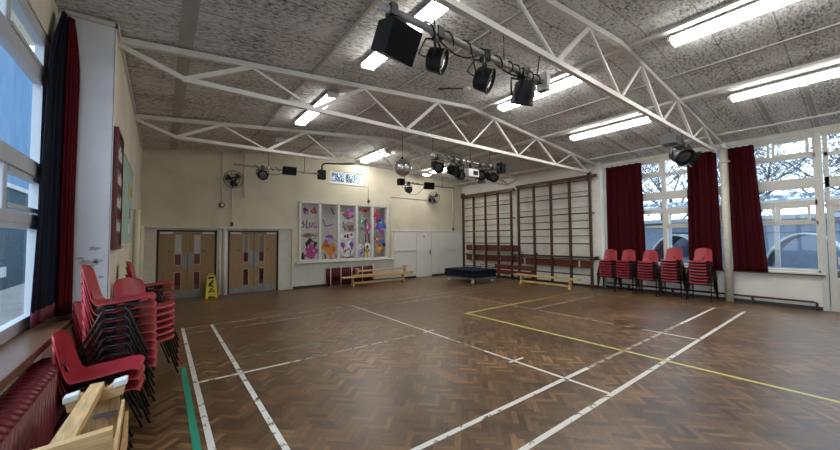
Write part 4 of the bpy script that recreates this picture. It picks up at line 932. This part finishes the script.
def stack(n, x, y, rz, where, group, lean=0.0, over=()):
    global proto
    for k in range(n):          # k = 0 is the lowest chair
        f = n-1-k
        lab = ('topmost red chair of %s' if f==0 else 'red chair '+ORD[f]+' from top of %s')%where
        if k==0 and n>1: lab = 'lowest red chair of %s'%where
        j = random.uniform(-.004,.004); a = rz+random.uniform(-.012,.012)
        off = lean*k
        loc = (x-off*math.cos(rz), y-off*math.sin(rz)+j, DZ*k)
        for (kk,dx,dz,da) in over:
            if k>=kk: loc = (loc[0]+dx,loc[1],loc[2]+dz); a += da
        if proto is None:
            proto = make_chair(lab, group); proto.location = loc; proto.rotation_euler = (0,0,a)
        else: dup(proto, loc, a, lab, group)
GL = 'red chairs stacked by the left wall'; GR = 'red chairs stacked by the right wall'
# left row, facing the hall (+x)
stack(3, -.335, 3.60, R_(-4), 'the short stack beside the upturned wooden bench', GL, .002)
stack(9, -.25, 4.13, R_(-3), 'the tall stack in front of the left curtain', GL, .003)
stack(4, -.39, 4.65, R_(-2), 'the stack pushed back beside the left curtain hem', GL)
stack(6, -.14, 5.10, R_(-48), 'the turned stack just below the red notice board', GL)
stack(8, -.085, 5.82, R_(-3), 'the stack nearest the wooden doors', GL, 0, [(6,.0,.02,.03)])
# right row, facing the hall (-x)
for n,y,x,w in ((7,4.79,10.86,'the stack beside the wall bars'),(7,4.30,10.86,'the stack second from the wall bars'),(7,3.73,10.86,'the middle of the five stacks under the right windows'),(8,3.17,10.86,'the stack second from the round column'),(8,2.56,10.86,'the stack nearest the round column')):
    stack(n, x, y, R_(180+random.uniform(-3,3)), w, GR)

# ------------------------------------------------------------------ curtains
def curtain(label, fn, z0, z1, m, cat='curtain', nz=24, nu=60, name='curtain', hem=None):
    # fn(u, v) -> (x, y) with u along the cloth, v from 0 at hem to 1 at the top
    t = thing(name, label, cat, (0,0,0))
    P = [[(*fn(j/nu,i/nz), z0+(z1-z0)*i/nz) for j in range(nu+1)] for i in range(nz+1)]
    p0 = Vector(P[0][nu//2]); t.location = p0
    P = [[tuple(Vector(p)-p0) for p in row] for row in P]
    b = MB(); b.grid(P); b.build('cloth', m, t, solid=.006)
    if hem:
        Q = [[(p[0]+.006,p[1]-.006,p[2]) for p in P[i]] for i in (0,1)]
        b = MB(); b.grid(Q); b.build('hem', hem, t, solid=.004)
    return t
def rcurt(label, yt0, yt1, yb0, yb1, zb, zt_=3.80, folds=6, ph=0):
    def fn(u,v):
        y = (yb0+(yb1-yb0)*u)*(1-v)+(yt0+(yt1-yt0)*u)*v
        a = .036+.014*math.sin(u*9+ph)
        return (11.165 + a*math.sin(2*PI*folds*u+ph+.5*math.sin(5*u+2*v)) + .006*math.sin(2*PI*folds*2*u), y)
    t = curtain(label, fn, zb, zt_, CURT)
    b = MB(); p0 = t.location; b.tube([(11.165-p0.x,yt0-.02-p0.y,zt_-p0.z+.01),(11.165-p0.x,yt1+.02-p0.y,zt_-p0.z+.01)],.018,8); b.build('curtain_rail', FRAME, t)
rcurt('dark red curtain beside the end of the wall bars', 3.93,4.92,3.87,4.92,.78,3.80,6,0)
rcurt('dark red curtain left of the round column', 2.24,2.84,2.20,2.88,.77,3.80,5,1)
rcurt('dark red curtain right of the round column, flared at the hem', 1.55,2.02,1.40,2.0,.77,3.79,4,2)
def lfold(u,v,y0b,y0t,x0,y1,x1,folds,ph,amp=.018):
    y0 = y0b+(y0t-y0b)*v
    q = max(0,(v-.80)/.20)**1.5
    y = y0+(y1-y0)*u; x = x0+(x1-x0)*u
    yc = 4.80; xc = -.79
    y = y+(yc-y)*q*.62; x = x+(xc-x)*q*.62
    w = math.sin(2*PI*folds*u+ph)*amp*(1-.3*q) + math.sin(2*PI*folds*2.3*u+ph*2+v*3)*amp*.35
    return (x+w, y-w*.5)
curtain('navy lining of the left curtain hanging over the window edge', lambda u,v: lfold(u,v,4.17,4.52,-.845,4.765,-.805,3,0,.014), .885, 3.86, NAVY, hem=mat('hem_red',(.12,.02,.04),.8), name='curtain_lining')
curtain('dark red left curtain gathered against the white pier', lambda u,v: lfold(u,v,4.765,4.785,-.800,4.845,-.715,4,1.2,.022), .87, 3.86, mat('red_curtain_left',(.105,.007,.013),.85,var=.2,scale=14,spec=.15))

# ------------------------------------------------------------------ upturned bench in the left foreground
BNP = woodmat('bench_panel_wood', (.50,.34,.18), 2, .5, .3)
t = thing('gym_bench','upright wooden bench under the upturned one in the left foreground','bench',(-.29,1.2,0))
b = MB(); b.box((-.12,0,.33),(.12,1.85,.37)); b.build('seat', BENCHY, t, bev=.006)
for y in (.25,1.6):
    b = MB(); b.box((-.09,y-.02,.05),(.09,y+.02,.33)); lg = b.build('leg', BNP, t)
    b = MB(); b.box((-.12,y-.03,0),(.12,y+.03,.055)); b.build('foot', BNP, lg)
b = MB(); b.box((-.035,.25,.10),(.035,1.6,.16)); b.build('beam', BENCHY, t)
o_ = (-.285,2.80,.372)
t = thing('gym_bench','upturned wooden bench with white capped feet in the left foreground','bench',o_)
def L(x,y,z): return (x-o_[0],y-o_[1],z-o_[2])
b = MB(); b.box(L(-.40,2.16,.372),L(-.17,2.98,.41)); b.build('seat', BENCHY, t, bev=.006)
b = MB(); b.hexa([L(-.375,2.79,.41),L(-.185,2.79,.41),L(-.185,2.83,.41),L(-.375,2.83,.41),L(-.375,2.79,.685),L(-.185,2.79,.705),L(-.185,2.83,.705),L(-.375,2.83,.685)]); lg = b.build('leg', BNP, t)
fz = lambda x: .732+.17*(x+.285)
def fpoly(pts): return [(x-o_[0], fz(x)+dz-o_[2]) for x,dz in pts]
b = MB(); b.prism(fpoly([(-.405,-.085),(-.165,-.085),(-.150,0),(-.205,0),(-.235,-.018),(-.335,-.018),(-.365,0),(-.42,0)]), -.035, .025); ft = b.build('foot', BENCHX, lg, bev=.004)
for (xa,xb) in ((-.424,-.36),(-.212,-.147)): b = MB(); b.prism(fpoly([(xa,-.028),(xb,-.028),(xb,.008),(xa,.008)]),-.040,.030); b.build('white_cap', mat('white_rubber',(.72,.73,.76),.5,var=.05) if xa<-.4 else bpy.data.materials['white_rubber'], ft, bev=.006, label='white rubber cap')
b = MB(); b.hexa([L(-.395,2.22,.64),L(-.310,2.22,.64),L(-.255,2.82,.70),L(-.318,2.82,.70),L(-.395,2.22,.675),L(-.310,2.22,.675),L(-.255,2.82,.752),L(-.318,2.82,.752)]); b.build('beam', BENCHY, t, bev=.004)
b = MB(); b.box(L(-.30,2.782,.555),L(-.19,2.79,.578)); b.prism([(v[0]-o_[0],v[1]-o_[2]) for v in ((-.25,.555),(-.21,.555),(-.23,.525))],-.018,-.01); b.build('hook_strap', mat('blue_grey_steel',(.25,.28,.36),.4,.5), lg, label='steel hook strap across the leg')
b = MB(); b.hexa([L(-.47,2.17,.41),L(-.165,2.17,.41),L(-.165,2.215,.41),L(-.47,2.215,.41),L(-.47,2.17,.70),L(-.165,2.17,.72),L(-.165,2.215,.72),L(-.47,2.215,.70)]); b.build('cross_plank', BENCHX, t, bev=.003)
b = MB(); b.hexa([L(-.165,2.17,.41),L(-.15,2.17,.41),L(-.155,2.72,.41),L(-.17,2.72,.41),L(-.165,2.17,.60),L(-.15,2.17,.60),L(-.155,2.72,.655),L(-.17,2.72,.655)]); b.build('side_rail', BENCHY, t, bev=.002)
b = MB(); b.hexa([L(-.145,2.20,.40),L(-.13,2.20,.40),L(-.135,2.70,.40),L(-.15,2.70,.40),L(-.145,2.20,.53),L(-.13,2.20,.53),L(-.135,2.70,.59),L(-.15,2.70,.59)]); b.build('side_rail', BENCHY, t, bev=.002)
b = MB(); b.box(L(-.40,2.2,.41),L(-.385,2.76,.58)); b.build('side_rail', BENCHY, t, bev=.002)

# ------------------------------------------------------------------ sky, camera, view
w = bpy.data.worlds.new('World'); bpy.context.scene.world = w; w.use_nodes = True
bg = w.node_tree.nodes['Background']; bg.inputs[0].default_value = (.66,.83,1.0,1); bg.inputs[1].default_value = 4.2
cam = bpy.data.objects.new('camera', bpy.data.cameras.new('camera')); C.objects.link(cam)
cam.data.sensor_width = 36; cam.data.lens = 36*339.457/840; cam.data.clip_start = .05; cam.data.clip_end = 200
yaw,pit,rol = .651134809,.040414385,-.00659734211
fw = Vector((math.sin(yaw)*math.cos(pit),math.cos(yaw)*math.cos(pit),math.sin(pit)))
r0 = Vector((math.cos(yaw),-math.sin(yaw),0)); u0 = r0.cross(fw)
r1 = r0*math.cos(rol)+u0*math.sin(rol); u1 = u0*math.cos(rol)-r0*math.sin(rol)
cam.matrix_world = Matrix(((r1.x,u1.x,-fw.x,0),(r1.y,u1.y,-fw.y,0),(r1.z,u1.z,-fw.z,1.6),(0,0,0,1)))
S = bpy.context.scene; S.camera = cam
S.view_settings.view_transform = 'Standard'; S.view_settings.look = 'None'; S.view_settings.gamma = 1; S.view_settings.use_curve_mapping = False
S.view_settings.exposure = 0.12
S.cycles.use_denoising = True; S.cycles.max_bounces = 8; S.cycles.transparent_max_bounces = 16; S.cycles.sample_clamp_indirect = 6
